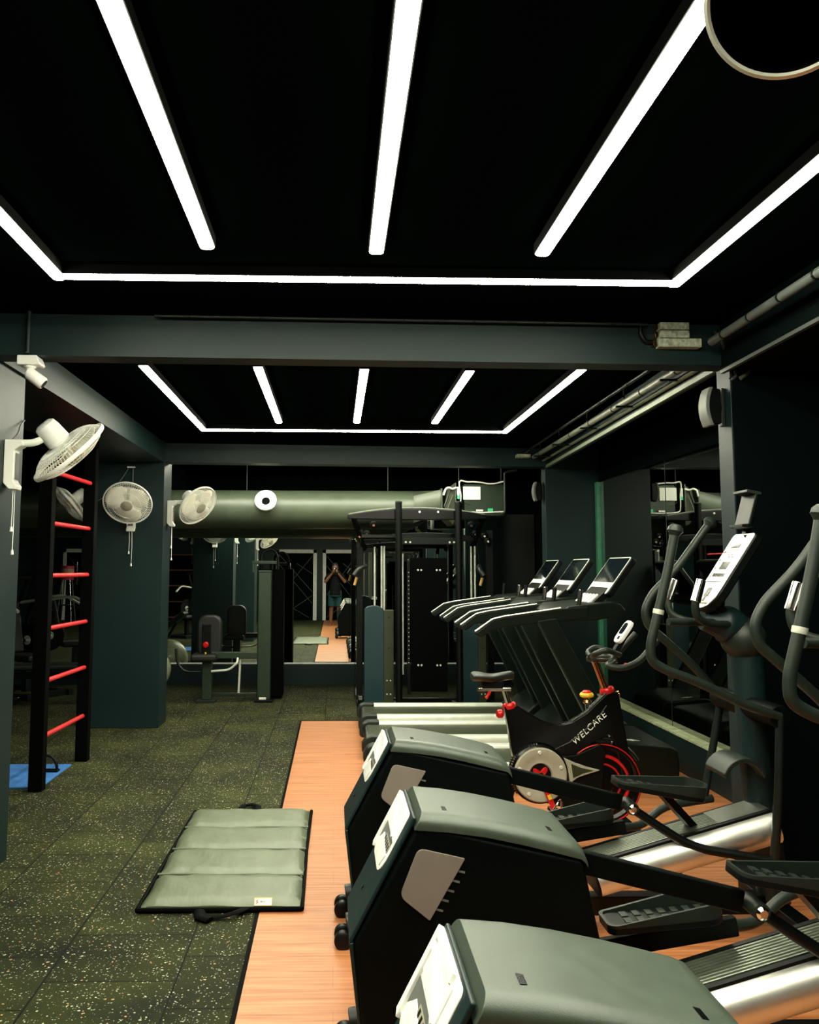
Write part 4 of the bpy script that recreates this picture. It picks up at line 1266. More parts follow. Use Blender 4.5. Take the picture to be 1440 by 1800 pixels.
DY, DZ, DR = 10.42, 2.24, 0.226
du = thing('ventilation_duct', 'round painted ventilation duct running along the back under the ceiling', 'duct', (-2.0, DY, DZ))
MB().tube([(XL + 0.02, DY, DZ), (0.91, DY, DZ)], DR, 48).build('duct_pipe', M['duct'], du)
for k in range(13):
    x_ = 0.905 - k * 0.2367
    MB().tube([(x_ - 0.006, DY, DZ), (x_ + 0.006, DY, DZ)], DR + 0.003, 48).build('seam_ring', M['duct'], du)
fr = MB()
ra = [fr.v((0.91, DY + DR * cos(a_), DZ + DR * sin(a_))) for a_ in [pi / 4 + 2 * pi * k / 32 for k in range(32)]]
rb_ = []
cor = [(0.24, 0.13), (-0.24, 0.13), (-0.24, -0.13), (0.24, -0.13)]
for k in range(32):
    a_, b_ = cor[k // 8], cor[(k // 8 + 1) % 4]
    f_ = (k % 8) / 8
    rb_.append(fr.v((1.232, DY + a_[0] * (1 - f_) + b_[0] * f_, 2.335 + a_[1] * (1 - f_) + b_[1] * f_)))
for k in range(32):
    fr.f([ra[k], ra[(k + 1) % 32], rb_[(k + 1) % 32], rb_[k]])
fr.f(rb_)
fr.build('transition', M['duct'], du, angle=20)
MB().box(1.222, 1.240, DY - 0.26, DY + 0.26, 2.19, 2.48).build('flange', M['duct'], du, 0.003)
for x_ in (-1.05, 0.62):
    MB().cyl((x_, DY, DZ + DR), (x_, DY, CZ), 0.006, n=8).build('hanger_rod', M['grip'], du)
vd = V(0, -0.95, 0.31).normalized()
vo = V(-0.805, DY, DZ) + vd * (DR + 0.02)
vt = MB().lathe([(0.045, 0.0), (0.050, 0.025), (0.075, 0.035), (0.085, 0.050), (0.120, 0.055), (0.127, 0.045), (0.122, 0.015), (0.110, -0.03), (0.04, -0.03)], vo, vd, 40, cap=False).build('vent_nozzle', M['white_bright'], du)
MB().lathe([(0, 0.012), (0.048, 0.012), (0.048, 0.0), (0, 0.0)], vo, vd, 28).build('vent_core', M['black_matt'], vt)

ac = thing('air_handler', 'dark air handling box with a white data sheet, above the multi gym', 'air conditioner', (1.74, 10.4, 2.15))
MB().box(1.50, 1.975, 10.20, 10.70, 2.165, 2.535).build('casing', M['machine_green'], ac, 0.006)
MB().box(1.485, 1.685, 10.185, 10.199, 2.352, 2.503).build('data_sheet', M['label'], ac)
pn = MB(); pn.prism([(1.255, 2.17), (1.30, 2.48), (1.385, 2.535), (1.385, 2.10), (1.36, 2.06)], 10.19, 10.68)
pn.build('inlet_plenum', M['olive'], ac, 0.004)
fl_ = MB(); fl_.box(1.385, 1.40, 10.16, 10.70, 2.06, 2.545); fl_.build('plenum_flange', M['duct'], ac, 0.003)
MB().box(1.412, 1.440, 10.18, 10.22, 2.40, 2.50).build('tag_plate', M['label'], ac)
MB().box(1.412, 1.442, 10.178, 10.20, 2.36, 2.40).build('green_tag', M['green_tag'], ac)
MB().box(1.772, 1.828, 10.175, 10.199, 2.215, 2.25).build('green_tag', M['green_tag'], ac)
MB().box(1.635, 1.71, 10.165, 10.199, 2.215, 2.235).build('bracket_clip', M['label'], ac)
lv = [(1.435, 10.17, 2.545), (1.45, 10.16, 2.575), (1.53, 10.16, 2.555), (1.60, 10.17, 2.56), (1.70, 10.17, 2.55), (1.78, 10.17, 2.535), (1.86, 10.18, 2.54), (1.955, 10.17, 2.565)]
MB().tube(rounded(lv, 0.03), 0.009, 8).build('loose_cable', M['label'], ac)
MB().tube(rounded([(1.435, 10.17, 2.56), (1.44, 10.16, 2.47), (1.455, 10.16, 2.40), (1.45, 10.16, 2.32), (1.455, 10.17, 2.22), (1.55, 10.17, 2.205), (1.70, 10.17, 2.20), (1.95, 10.17, 2.212)], 0.03), 0.007, 8).build('loose_cable', M['label'], ac)
MB().tube(rounded([(1.49, 10.17, 2.33), (1.53, 10.16, 2.295), (1.57, 10.17, 2.29)], 0.02), 0.004, 6).build('loose_cable', M['grip'], ac)
MB().tube(rounded([(1.63, 10.17, 2.20), (1.68, 10.16, 2.17), (1.72, 10.16, 2.145)], 0.02), 0.006, 6).build('loose_cable', M['grip'], ac)
dp = MB(); dp.tube(rounded([(2.10, 10.1, 2.69), (1.955, 10.1, 2.66), (1.955, 10.1, 2.20), (1.92, 10.12, 2.185)], 0.02), 0.016, 12)
dp.build('drain_pipe', M['grip'], ac)
for k, (a_, b_) in enumerate((((1.26, 10.18, 2.27), (1.34, 10.18, 2.475)), ((1.30, 10.16, 2.24), (1.36, 10.16, 2.40)))):
    MB().tube([a_, b_], 0.008, 8).build('stay_wire', M['duct'], ac)
MB().tube(rounded([(1.25, 10.14, 2.40), (1.27, 10.12, 2.47), (1.31, 10.13, 2.49), (1.35, 10.15, 2.47), (1.40, 10.16, 2.49)], .02), 0.012, 8).build('flex_hose', M['label'], ac)
for x_ in (1.45, 1.95):
    MB().cyl((x_, 10.3, 2.53), (x_, 10.3, CZ), 0.006, n=8).build('hanger_rod', M['grip'], ac)

# ------------------------------------------------------------------ multi gym
mg = thing('multi_gym', 'tall black cable multi gym in front of the back mirror', 'multi gym', (1.0, 10.2, 0))
for x_ in (0.708, 1.38):
    p = MB().tube([(x_, 9.85, 0.0), (x_, 9.85, 2.285)], 0.038, 20).build('front_post', M['black'], mg)
    MB().lathe([(0, 0), (0.040, 0), (0.041, 0.012), (0.03, 0.02), (0, 0.021)], (x_, 9.85, 2.285), (0, 0, 1), 20).build('post_cap', M['grip'], p)
for x_ in (0.285, 1.80):
    MB().box(x_ - 0.035, x_ + 0.035, 10.24, 10.34, 0, 2.0).build('side_post', M['black'], mg, 0.005)
bs = MB()
bs.box(0.25, 0.33, 9.95, 11.2, 0.0, 0.07); bs.box(1.76, 1.84, 9.95, 11.2, 0.0, 0.07); bs.box(0.25, 1.84, 10.28, 10.38, 0.0, 0.07)
bs.box(0.67, 0.75, 9.82, 10.3, 0.0, 0.05); bs.box(1.34, 1.42, 9.82, 10.3, 0.0, 0.05)
bs.build('base_frame', M['black'], mg, 0.006)
MB().lathe([(0, -0.03), (0.05, -0.03), (0.06, -0.02), (0.06, 0.02), (0.05, 0.03), (0, 0.03)], (0.285, 9.95, 0.10), (1, 0, 0), 22).build('base_pulley', M['black_gloss'], mg)


def arch(z0, rise, x0, x1, y0, y1, th, name, m):
    a = MB(); top, bot = [], []
    for k in range(17):
        f_ = k / 16
        x_ = x0 + (x1 - x0) * f_
        s_ = 1 - (2 * f_ - 1) ** 2
        top.append((x_, z0 + rise * s_)); bot.append((x_, z0 + rise * s_ * 0.6 - th * (0.45 + 0.55 * s_)))
    a.prism(top + bot[::-1], y0, y1)
    return a.build(name, m, mg, 0.008)


ar = arch(2.155, 0.075, 0.135, 1.71, 9.93, 10.03, 0.10, 'top_arch', M['black_gloss'])
for y_ in (9.925,):
    ed_ = []
    for k in range(17):
        f_ = k / 16
        ed_.append((0.15 + 1.545 * f_, y_ + 0.02, 2.162 + 0.075 * (1 - (2 * f_ - 1) ** 2)))
    MB().tube(ed_, 0.007, 8).build('arch_edge', M['pipe'], ar)
for x_ in (0.95, 1.16):
    MB().lathe([(0, -0.006), (0.012, -0.006), (0.012, 0), (0, 0)], (x_, 9.93, 2.19), (0, 1, 0), 12).build('arch_bolt', M['rail_silver'], ar)
arch(1.90, 0.07, 0.30, 1.78, 10.20, 10.30, 0.07, 'rear_arch', M['black_gloss'])
cb_ = MB().box(0.75, 1.39, 10.02, 10.09, 1.825, 1.90).build('cross_beam', M['green_metal'], mg, 0.004)
for x_ in (0.80, 0.85, 1.30, 1.35):
    MB().lathe([(0, -0.007), (0.011, -0.007), (0.013, 0), (0, 0)], (x_, 10.02, 1.85), (0, 1, 0), 12).build('beam_bolt', M['rail_silver'], cb_)
MB().box(0.30, 0.90, 10.10, 10.16, 1.90, 1.94).build('pull_up_bar', M['grip'], mg, 0.006)
MB().box(0.62, 0.90, 10.18, 10.22, 1.725, 1.745).build('guide_rod_top', M['grip'], mg, 0.003)
for p0, p1 in (((0.20, 10.0, 2.14), (0.34, 10.28, 1.77)), ((1.68, 10.0, 2.14), (1.60, 10.28, 1.80))):
    MB().bar(p0, p1, 0.05, 0.05).build('arch_brace', M['black_gloss'], mg, 0.005)
for x_, z_ in ((0.36, 1.945), (0.28, 1.92), (1.62, 1.95), (1.72, 1.93), (1.76, 1.87), (0.44, 2.05), (1.57, 2.05)):
    w = MB().lathe([(0, -0.018), (0.038, -0.018), (0.046, -0.012), (0.038, 0), (0.046, 0.012), (0.038, 0.018), (0, 0.018)], (x_, 10.16, z_), (0, 1, 0.2), 22).build('pulley', M['black'], mg)
    MB().lathe([(0, -0.026), (0.013, -0.026), (0.013, 0.022), (0, 0.022)], (x_, 10.16, z_), (0, 1, 0.2), 12).build('pulley_bolt', M['chrome'], w)
for x_, z0_, z1_ in ((0.455, 1.0, 1.80), (0.535, 1.0, 1.81), (0.565, 1.0, 1.81), (1.571, 0.9, 1.81), (1.615, 0.9, 1.81), (0.78, 0.35, 1.74)):
    MB().cyl((x_, 10.2, z0_), (x_, 10.2, z1_), 0.011, n=12).build('guide_rod', M['rail_silver'], mg)
pl = MB().box(0.853, 1.263, 9.99, 10.01, 0.185, 1.672).build('shroud_panel', M['black_matt'], mg, 0.004)
for x_ in (0.935, 0.972, 1.148, 1.185):
    for z_ in (0.475, 1.535):
        MB().lathe([(0, -0.005), (0.010, -0.005), (0.012, 0), (0, 0)], (x_, 9.99, z_), (0, 1, 0), 10).build('panel_bolt', M['rail_silver'], pl)
ws = MB()
for k in range(20):
    ws.box(0.90, 1.22, 10.10, 10.24, 0.20 + k * 0.055, 0.248 + k * 0.055)
ws.build('weight_stack', M['black'], mg)
MB().box(0.815, 0.850, 10.03, 10.06, 0.15, 1.64).build('selector_post', M['black'], mg, 0.003)
hl = MB()
for k in range(22):
    hl.lathe([(0, -0.002), (0.006, -0.002), (0.006, 0.001), (0, 0.001)], (0.833, 10.03, 0.50 + k * 0.048), (0, 1, 0), 8)
hl.build('selector_holes', M['rail_silver'], mg)['kind'] = 'stuff'
for x0_, x1_, ht in ((0.335, 0.665, 1.085), (1.44, 1.71, 0.93)):
    c = MB()
    xm = x0_ + (x1_ - x0_) * 0.66
    top = [(x0_ + (xm - x0_) * k / 10, ht + 0.045 * sin(pi * k / 10) ** 0.6) for k in range(11)]
    c.prism([(x0_, 0.02)] + top + [(xm, 0.02)], 10.06, 10.26)
    cv_ = c.build('stack_cover', M['teal_cover'], mg, 0.004)
    c = MB(); c.box(xm, x1_, 10.05, 10.27, 0.02, ht - 0.005); cp = c.build('cover_panel', M['olive'], mg, 0.004)
    for z_ in (0.15, 0.30, 0.66, 1.0):
        for dx in ((0.035, 0.075) if z_ < 0.5 else (0.055,)):
            MB().lathe([(0, -0.004), (0.008, -0.004), (0.009, 0), (0, 0)], (xm + dx, 10.05, z_), (0, 1, 0), 10).build('cover_bolt', M['rail_silver'] if z_ < .5 else M['black'], cp)
for x_ in (0.235, 1.672):
    hd = MB().tube([(x_ - 0.015, 10.1, 1.36), (x_ + 0.012, 10.1, 1.45)], 0.016, 12).build('pull_handle', M['gold'], mg)
    MB().tube([(x_, 10.1, 1.45), (x_ + (0.06 if x_ < 1 else -0.05), 10.15, 1.92)], 0.004, 6).build('cable', M['black'], hd)
MB().tube([(0.225, 10.05, 0.10), (0.235, 10.1, 1.36)], 0.004, 6).build('cable', M['black'], mg)
for sgx, x_ in ((1, 0.30), (-1, 1.60)):
    pad = MB().tube(rounded([(x_ + 0.05, 10.12, 1.58), (x_ - sgx * 0.04, 10.05, 1.54), (x_ - sgx * 0.09, 10.02, 1.47)], .03), 0.028, 12).build('roller_pad', M['leather'], mg)

# ------------------------------------------------------------------ leg machine
lm = thing('leg_machine', 'dark green seated leg machine with a red pin knob, left of the back mirror', 'leg machine', (-1.2, 10.55, 0))
up = MB().box(-0.903, -0.749, 10.45, 10.58, 0.03, 1.505).build('upright', M['machine_green'], lm, 0.012)
MB().box(-0.905, -0.747, 10.448, 10.582, 1.495, 1.525).build('upright_cap', M['grip'], up, 0.006)
MB().box(-0.875, -0.795, 10.44, 10.46, 0.035, 0.06).build('foot_sticker', M['label'], up)
MB().box(-0.93, -0.72, 10.42, 10.61, 0.0, 0.03).build('upright_foot', M['black'], up, 0.004)
MB().box(-1.54, -1.428, 10.44, 10.55, 0.03, 0.525).build('seat_post', M['machine_green'], lm, 0.010)
MB().box(-1.60, -1.38, 10.41, 10.58, 0.0, 0.03).build('post_foot', M['grip'], lm, 0.004)
MB().box(-1.44, -0.90, 10.46, 10.54, 0.50, 0.575).build('main_beam', M['machine_green'], lm, 0.008)
MB().box(-1.43, -0.90, 10.48, 10.53, 0.07, 0.105).build('base_tube', M['grip'], lm, 0.006)
MB().cyl((-1.12, 10.50, 0.09), (-1.105, 10.50, 0.51), 0.014, n=12).build('thin_stay', M['rail_silver'], lm)
bp = MB(); bp.prism(pill(-1.625, -1.335, 0.50, 1.0, 6, 0.22, 0.22), 10.56, 10.66, 'y'); bp.build('back_pad', M['leather'], lm, 0.03, 3)
MB().box(-1.66, -1.36, 10.30, 10.72, 0.48, 0.56).build('seat_pad', M['leather'], lm, 0.03, 3)
MB().box(-1.545, -1.445, 10.42, 10.46, 0.52, 0.90).build('adjuster_plate', M['black'], lm, 0.01)
kn = MB(); kn.lathe([(0, -0.05), (0.024, -0.05), (0.034, -0.04), (0.034, -0.015), (0.02, -0.005), (0.012, 0.0), (0, 0)], (-1.495, 10.42, 0.665), (0, 1, 0), 20); kn.build('pin_knob', M['red_gloss'], lm)
MB().bar((-1.50, 10.415, 0.58), (-1.485, 10.415, 0.54), 0.06, 0.012).build('warning_plate', M['yellow'], lm)
MB().tube(rounded([(-1.84, 10.40, 0.62), (-1.82, 10.40, 0.45), (-1.74, 10.40, 0.36), (-1.55, 10.42, 0.355)], .07, 5), 0.014, 10).build('foot_tube', M['tube'], lm)
MB().tube(rounded([(-1.43, 10.42, 0.36), (-1.22, 10.42, 0.375), (-1.13, 10.42, 0.46), (-1.13, 10.45, 0.51)], .07, 5), 0.014, 10).build('foot_tube', M['rail_silver'], lm)
tw = MB().box(-0.93, -0.62, 10.72, 11.0, 0.03, 1.54).build('weight_tower', M['black_matt'], lm, 0.01)
MB().tube(rounded([(-0.90, 10.86, 1.54), (-0.90, 10.86, 1.74), (-0.78, 10.86, 1.80), (-0.70, 10.86, 1.72), (-0.70, 10.86, 1.54)], .05, 4), 0.02, 10).build('top_hoop', M['tube'], tw)
MB().box(-1.0, -0.70, 10.62, 10.66, 1.60, 1.64).build('top_bar', M['machine_green'], lm, 0.006)
MB().box(-0.99, -0.955, 10.62, 10.66, 1.50, 1.60).build('top_bar_bracket', M['machine_green'], lm, 0.004)

tag(MB().ball((-2.35, 11.40, 0.275), 0.275, u=40, v=28).build('exercise_ball', M['ball']), 'pearly green exercise ball behind the wide teal pillar by the mirror', 'exercise ball')


# ------------------------------------------------------------------ left bay machines
def bench(label, ox, oy, rot=0.0, pad=None):
    t = thing('weight_bench', label, 'bench', (ox, oy, 0))
    R_ = Matrix.Translation((ox, oy, 0)) @ Matrix.Rotation(rot, 4, 'Z')
    def b(): m_ = MB(); m_.M = R_; return m_
    b().box(-0.62, 0.30, -0.14, 0.14, 0.40, 0.47).build('seat_pad', pad or M['grip'], t, 0.03, 3)
    k = b(); k.M = R_ @ Matrix.Translation((0.30, 0, 0.43)) @ Matrix.Rotation(radians(-38), 4, 'Y'); k.box(0.02, 0.72, -0.14, 0.14, -0.03, 0.04); k.build('back_pad', pad or M['grip'], t, 0.03, 3)
    k = b(); k.box(-0.60, 0.62, -0.03, 0.03, 0.30, 0.37); k.build('spine', M['black'], t, 0.006)
    for x_ in (-0.50, 0.55):
        k = b(); k.box(x_ - 0.03, x_ + 0.03, -0.03, 0.03, 0.05, 0.31); k.build('leg', M['black'], t, 0.005)
        k = b(); k.box(x_ - 0.035, x_ + 0.035, -0.28, 0.28, 0.0, 0.06); k.build('foot', M['tube'], t, 0.005)
    k = b(); k.bar((0.50, 0, 0.34), (0.72, 0, 0.72), 0.05, 0.03); k.build('back_strut', M['tube'], t)
    return t


bench('grey padded bench seen between the ladder uprights', -3.15, 10.25, 0.1)


def plate_machine(label, ox, oy, rot):
    t = thing('plate_machine', label, 'weight machine', (ox, oy, 0))
    R_ = Matrix.Translation((ox, oy, 0)) @ Matrix.Rotation(rot, 4, 'Z')
    def b(): m_ = MB(); m_.M = R_; return m_
    k = b(); k.box(-0.65, 0.65, -0.35, -0.28, 0, 0.07); k.box(-0.65, 0.65, 0.28, 0.35, 0, 0.07); k.box(-0.6, -0.53, -0.35, 0.35, 0, 0.07); k.box(0.5, 0.57, -0.35, 0.35, 0, 0.07)
    k.build('base_frame', M['tube'], t, 0.006)
    for s_ in (-0.31, 0.31):
        k = b(); k.tube(rounded([(0.5, s_, 0.05), (0.40, s_, 0.9), (0.15, s_, 1.45)], .2, 5), 0.032, 12); k.build('frame_post', M['black'], t)
        k = b(); k.tube(rounded([(0.32, s_, 1.10), (-0.10, s_ * 0.9, 1.15), (-0.32, s_ * 0.8, 1.02)], .1, 5), 0.02, 12); lev = k.build('press_lever', M['rail_silver'], t)
        k = b(); k.lathe([(0, -0.02), (0.20, -0.02), (0.21, -0.01), (0.21, 0.01), (0.20, 0.02), (0, 0.02)], (0.25, s_ * 1.35, 0.62), (0, 1, 0), 32); pl_ = k.build('weight_plate', M['black'], t)
        k = b(); k.lathe([(0.03, -0.026), (0.06, -0.026), (0.06, 0.026), (0.03, 0.026)], (0.25, s_ * 1.35, 0.62), (0, 1, 0), 20); k.build('plate_hub', M['rail_silver'], pl_)
    k = b(); k.cyl((0.25, -0.50, 0.62), (0.25, 0.50, 0.62), 0.022); k.build('plate_axle', M['chrome'], t)
    k = b(); k.cyl((0.15, -0.31, 1.43), (0.15, 0.31, 1.43), 0.03); k.build('top_tube', M['tube'], t)
    k = b(); k.box(-0.45, 0.0, -0.17, 0.17, 0.42, 0.50); k.build('seat_pad', M['leather'], t, 0.03, 3)
    k = b(); k.M = R_ @ Matrix.Translation((0.02, 0, 0.5)) @ Matrix.Rotation(radians(12), 4, 'Y'); k.box(-0.03, 0.05, -0.15, 0.15, 0, 0.65); k.build('back_pad', M['leather'], t, 0.03, 3)
    k = b(); k.box(-0.26, -0.18, -0.04, 0.04, 0.05, 0.43); k.build('seat_post', M['tube'], t, 0.005)
    return t


plate_machine('black plate loaded press machine at the far left, seen past the near pillar', -3.95, 11.15, radians(150))
plate_machine('black plate loaded machine deep in the left bay, seen only in the mirror', -3.25, 3.6, radians(-60))
bench('black padded bench in the left bay, seen only in the mirror', -2.9, 2.2, radians(80), M['leather'])

pk = thing('drum_stand', 'pink drum with a peach band on a chrome stand near the far white door', 'drum', (-7.70, -1.6, 0))
d_ = MB().lathe([(0, 1.22), (0.18, 1.22), (0.185, 1.24), (0.175, 1.54), (0.19, 1.55), (0.19, 1.60), (0.17, 1.62), (0, 1.62)], (-7.70, -1.6, 0), (0, 0, 1), 32).build('drum', M['pink'], pk)
MB().lathe([(0.180, 1.36), (0.184, 1.36), (0.184, 1.535), (0.180, 1.535)], (-7.70, -1.6, 0), (0, 0, 1), 32).build('drum_band', M['peach'], d_)
for a_ in range(4):
    cx, sx = cos(pi / 4 + a_ * pi / 2), sin(pi / 4 + a_ * pi / 2)
    MB().tube([(-7.70 + 0.30 * cx, -1.6 + 0.30 * sx, 0), (-7.70 + 0.15 * cx, -1.6 + 0.15 * sx, 1.22)], 0.018, 10).build('leg', M['chrome'], pk)
MB().ring((-7.70, -1.6, 0.5), (0, 0, 1), 0.25, 0.012, 32, 8).build('foot_ring', M['chrome'], pk)

sh = thing('shelf_unit', 'brown laminate shelf unit against the entrance wall, seen in the mirror', 'shelf', (-4.7, -2.8, 0))
for x_ in (-5.35, -4.12):
    MB().box(x_ - 0.03, x_ + 0.03, -2.99, -2.65, 0, 2.05).build('side_panel', M['brown_wood'], sh, 0.003)
for z_ in (0.08, 0.55, 1.02, 1.49, 1.95):
    MB().box(-5.32, -4.15, -2.99, -2.65, z_, z_ + 0.03).build('shelf', M['brown_wood'], sh, 0.003)
MB().box(-5.32, -4.15, -2.995, -2.98, 0.08, 2.0).build('back_panel', M['black_matt'], sh)

vn = thing('air_vent', 'white round vent high on the entrance wall, seen in the mirror', 'vent', (-1.72, YE, 2.62))
MB().lathe([(0.06, 0.02), (0.075, 0.05), (0.13, 0.06), (0.14, 0.04), (0.13, 0.0), (0.06, 0.0)], (-1.72, YE, 2.62), (0, 1, 0), 32, cap=False).build('vent_ring', M['white_bright'], vn)
MB().lathe([(0, 0.012), (0.065, 0.012), (0.065, 0.0), (0, 0)], (-1.72, YE, 2.62), (0, 1, 0), 28).build('vent_core', M['black_matt'], vn)

# ------------------------------------------------------------------ ceiling services on the right
def pipe_run(label, p0, p1, hangers, rad=0.021, m='pipe', name='ceiling_pipe'):
    t = thing(name, label, 'pipe', p0)
    P0, P1 = V(*p0), V(*p1)
    MB().tube([P0, P1], rad, 14).build('pipe_tube', M[m], t)
    for f_ in hangers:
        c = P0.lerp(P1, f_)
        MB().cyl(c + V(0, 0, -0.04), (c.x, c.y, CZ), 0.005, n=8).build('hanger_rod', M['black'], t)
        MB().box(c.x - 0.06, c.x + 0.20, c.y - 0.012, c.y + 0.012, c.z - 0.034, c.z - 0.022).build('hanger_bracket', M['black'], t)
    for f_ in [k / 7 + 0.07 for k in range(7)]:
        c = P0.lerp(P1, f_); d_ = (P1 - P0).normalized()
        MB().tube([c - d_ * 0.006, c + d_ * 0.006], rad + 0.003, 14).build('coupling', M['black'], t)
    return t


pp = pipe_run('pale pipe on hanger brackets along the far right ceiling', (1.950, 4.62, 2.68), (2.035, 8.95, 2.695), (0.10, 0.30, 0.52, 0.74, 0.93))
pipe_run('dim pale pipe on a hanger at the near right edge of the ceiling', (1.80, 2.2, 2.665), (1.88, 4.28, 2.68), (0.42,), 0.021, 'lattice')
pipe_run('thin black cable pipe beside the pale far pipe', (1.86, 4.62, 2.73), (1.94, 8.95, 2.74), (), 0.011, 'black', 'cable_conduit')
MB().tube([(2.006, 4.64, 2.652), (2.160, 9.05, 2.672)], 0.016, 10, flat=(1.3, 0.5)).build('flat_trunking', M['trim_line'], pp)
pipe_run('thin black conduit running along the top of the near crossbeam', (-0.9, 4.285, 2.785), (1.58, 4.345, 2.785), (), 0.008, 'tube', 'cable_conduit')
tag(MB().cyl((-1.515, 4.285, 2.595), (-1.515, 4.285, CZ), 0.012, n=12).build('cable_conduit', M['teal_wall']), 'short upright conduit above the security camera', 'pipe')
tag(MB().tube(rounded([(1.93, 4.35, 2.76), (2.00, 4.37, 2.65), (2.045, 4.385, 2.60), (2.05, 4.385, 2.53), (2.02, 4.40, 2.51)], .03), 0.014, 10).build('cable_conduit', M['tube']), 'dark bent conduit from ceiling to the near right pillar', 'pipe')
tag(MB().tube(rounded([(2.12, 4.37, 2.68), (2.125, 4.37, 2.60), (2.095, 4.37, 2.54), (2.06, 4.37, 2.515)], .03), 0.011, 10).build('loose_cable', M['pipe']), 'pale twisted cable end at the top of the near right pillar', 'cable')

jb = thing('terminal_box', 'three stacked pale terminal covers mounted on the near crossbeam', 'junction box', (1.74, 4.36, 2.67))
for x0_, x1_, z0_, z1_ in ((1.642, 1.792, 2.757, 2.795), (1.642, 1.792, 2.715, 2.754), (1.636, 1.853, 2.668, 2.712)):
    MB().box(x0_, x1_, 4.335, 4.395, z0_, z1_).build('terminal_cover', M['clear_box'], jb, 0.003)
for x_, z_ in ((1.628, 2.775), (1.628, 2.735), (1.618, 2.69)):
    MB().box(x_ - 0.006, x_ + 0.008, 4.35, 4.39, z_ - 0.014, z_ + 0.014).build('wire_socket', M['brown_metal'], jb, 0.002)
MB().tube(rounded([(1.62, 4.37, 2.70), (1.575, 4.37, 2.70), (1.55, 4.37, 2.75), (1.56, 4.37, 2.79)], .03), 0.012, 10).build('cable_loop', M['black'], jb)
jb = thing('terminal_box', 'small pale terminal box at the right end of the far crossbeam', 'junction box', (1.93, 8.95, 2.70))
MB().box(1.86, 2.0, 8.93, 9.03, 2.69, 2.725).build('terminal_cover', M['clear_box'], jb, 0.003)


def speaker(label, x, y, z, s):
    t = thing('wall_speaker', label, 'speaker', (x, y, z), 'wall speakers on the right pillars')
    b_ = MB()
    b_.prism([(x - 0.085, z + 0.10 * s), (x - 0.10, z + 0.03), (x - 0.10, z - 0.04), (x - 0.085, z - 0.10 * s), (x - 0.03, z - 0.09 * s), (x - 0.03, z + 0.09 * s)], y - 0.045, y + 0.045)
    b_.build('cabinet', M['black'], t, 0.008)
    g_ = MB(); prof = []
    for k in range(9):
        a_ = -1 + k / 4
        prof.append((x - 0.092 - 0.022 * (1 - a_ * a_) , z + 0.100 * s * a_))
    g_.prism(prof + [(p[0] + 0.020, p[1]) for p in prof[::-1]], y - 0.050, y + 0.050)
    g_.build('grille', M['grey'], t, 0.004)
    MB().box(x - 0.018, x - 0.002, y - 0.02, y + 0.02, z - 0.10 * s, z + 0.10 * s).build('mount_plate', M['grip'], t, 0.003)
    MB().bar((x - 0.035, y, z), (x - 0.01, y, z), 0.03, 0.03).build('mount_arm', M['black'], t)


speaker('black wall speaker with pale curved front on the near right pillar', 2.02, 4.485, 2.385, 1.0)
speaker('black wall speaker with pale curved front on the far right pillar', 2.185, 9.19, 2.36, 1.0)

cc_ = thing('security_camera', 'white security camera under the near crossbeam at the left', 'camera', (-1.52, 4.32, 2.59))
bx_ = MB(); bx_.prism([(-1.575, 2.588), (-1.478, 2.588), (-1.462, 2.548), (-1.470, 2.540), (-1.575, 2.540)], 4.305, 4.40)
bx_.build('mount_box', M['white_bright'], cc_, 0.006)
MB().lathe([(0, 0), (0.030, 0), (0.030, -0.008), (0.022, -0.014), (0.016, -0.03), (0.014, -0.055), (0, -0.055)], (-1.522, 4.345, 2.541), (0, 0, 1), 20).build('mount_neck', M['white'], cc_)
ca_ = V(0.74, 0.12, -0.55).normalized()
cb2 = MB().lathe([(0, -0.05), (0.022, -0.048), (0.030, -0.035), (0.032, 0.045), (0.028, 0.052), (0, 0.052)], V(-1.490, 4.335, 2.480), ca_, 24).build('camera_body', M['white_bright'], cc_)
MB().lathe([(0, 0.052), (0.022, 0.052), (0.022, 0.055), (0, 0.055)], V(-1.490, 4.335, 2.480), ca_, 20).build('lens', M['black_gloss'], cb2)

rv_c = V(0.607, 1.10, 2.315)
rv_a = (V(0, 0, 1.54) - rv_c).normalized()
rv = thing('round_vent', 'dark round vent with a thin metal rim in the top right corner', 'vent', rv_c)
MB().lathe([(0.106, 0.0), (0.106, -0.14), (0.095, -0.17), (0.0, -0.175), (0.0, -0.165), (0.090, -0.16), (0.100, -0.13), (0.100, 0.0), (0.106, 0.0)], rv_c, rv_a, 48, cap=False).build('housing', M['black_matt'], rv)
MB().lathe([(0.100, 0.002), (0.104, 0.004), (0.1085, 0.002), (0.1095, -0.012), (0.1065, -0.014)], rv_c, rv_a, 64, cap=False).build('rim', M['rail_silver'], rv)
MB().tube([rv_c - rv_a * 0.165, rv_c - rv_a * 0.22 + V(0, 0, 0.02), V(rv_c.x + 0.10, rv_c.y + 0.18, CZ)], 0.020, 12).build('stem', M['black_matt'], rv)

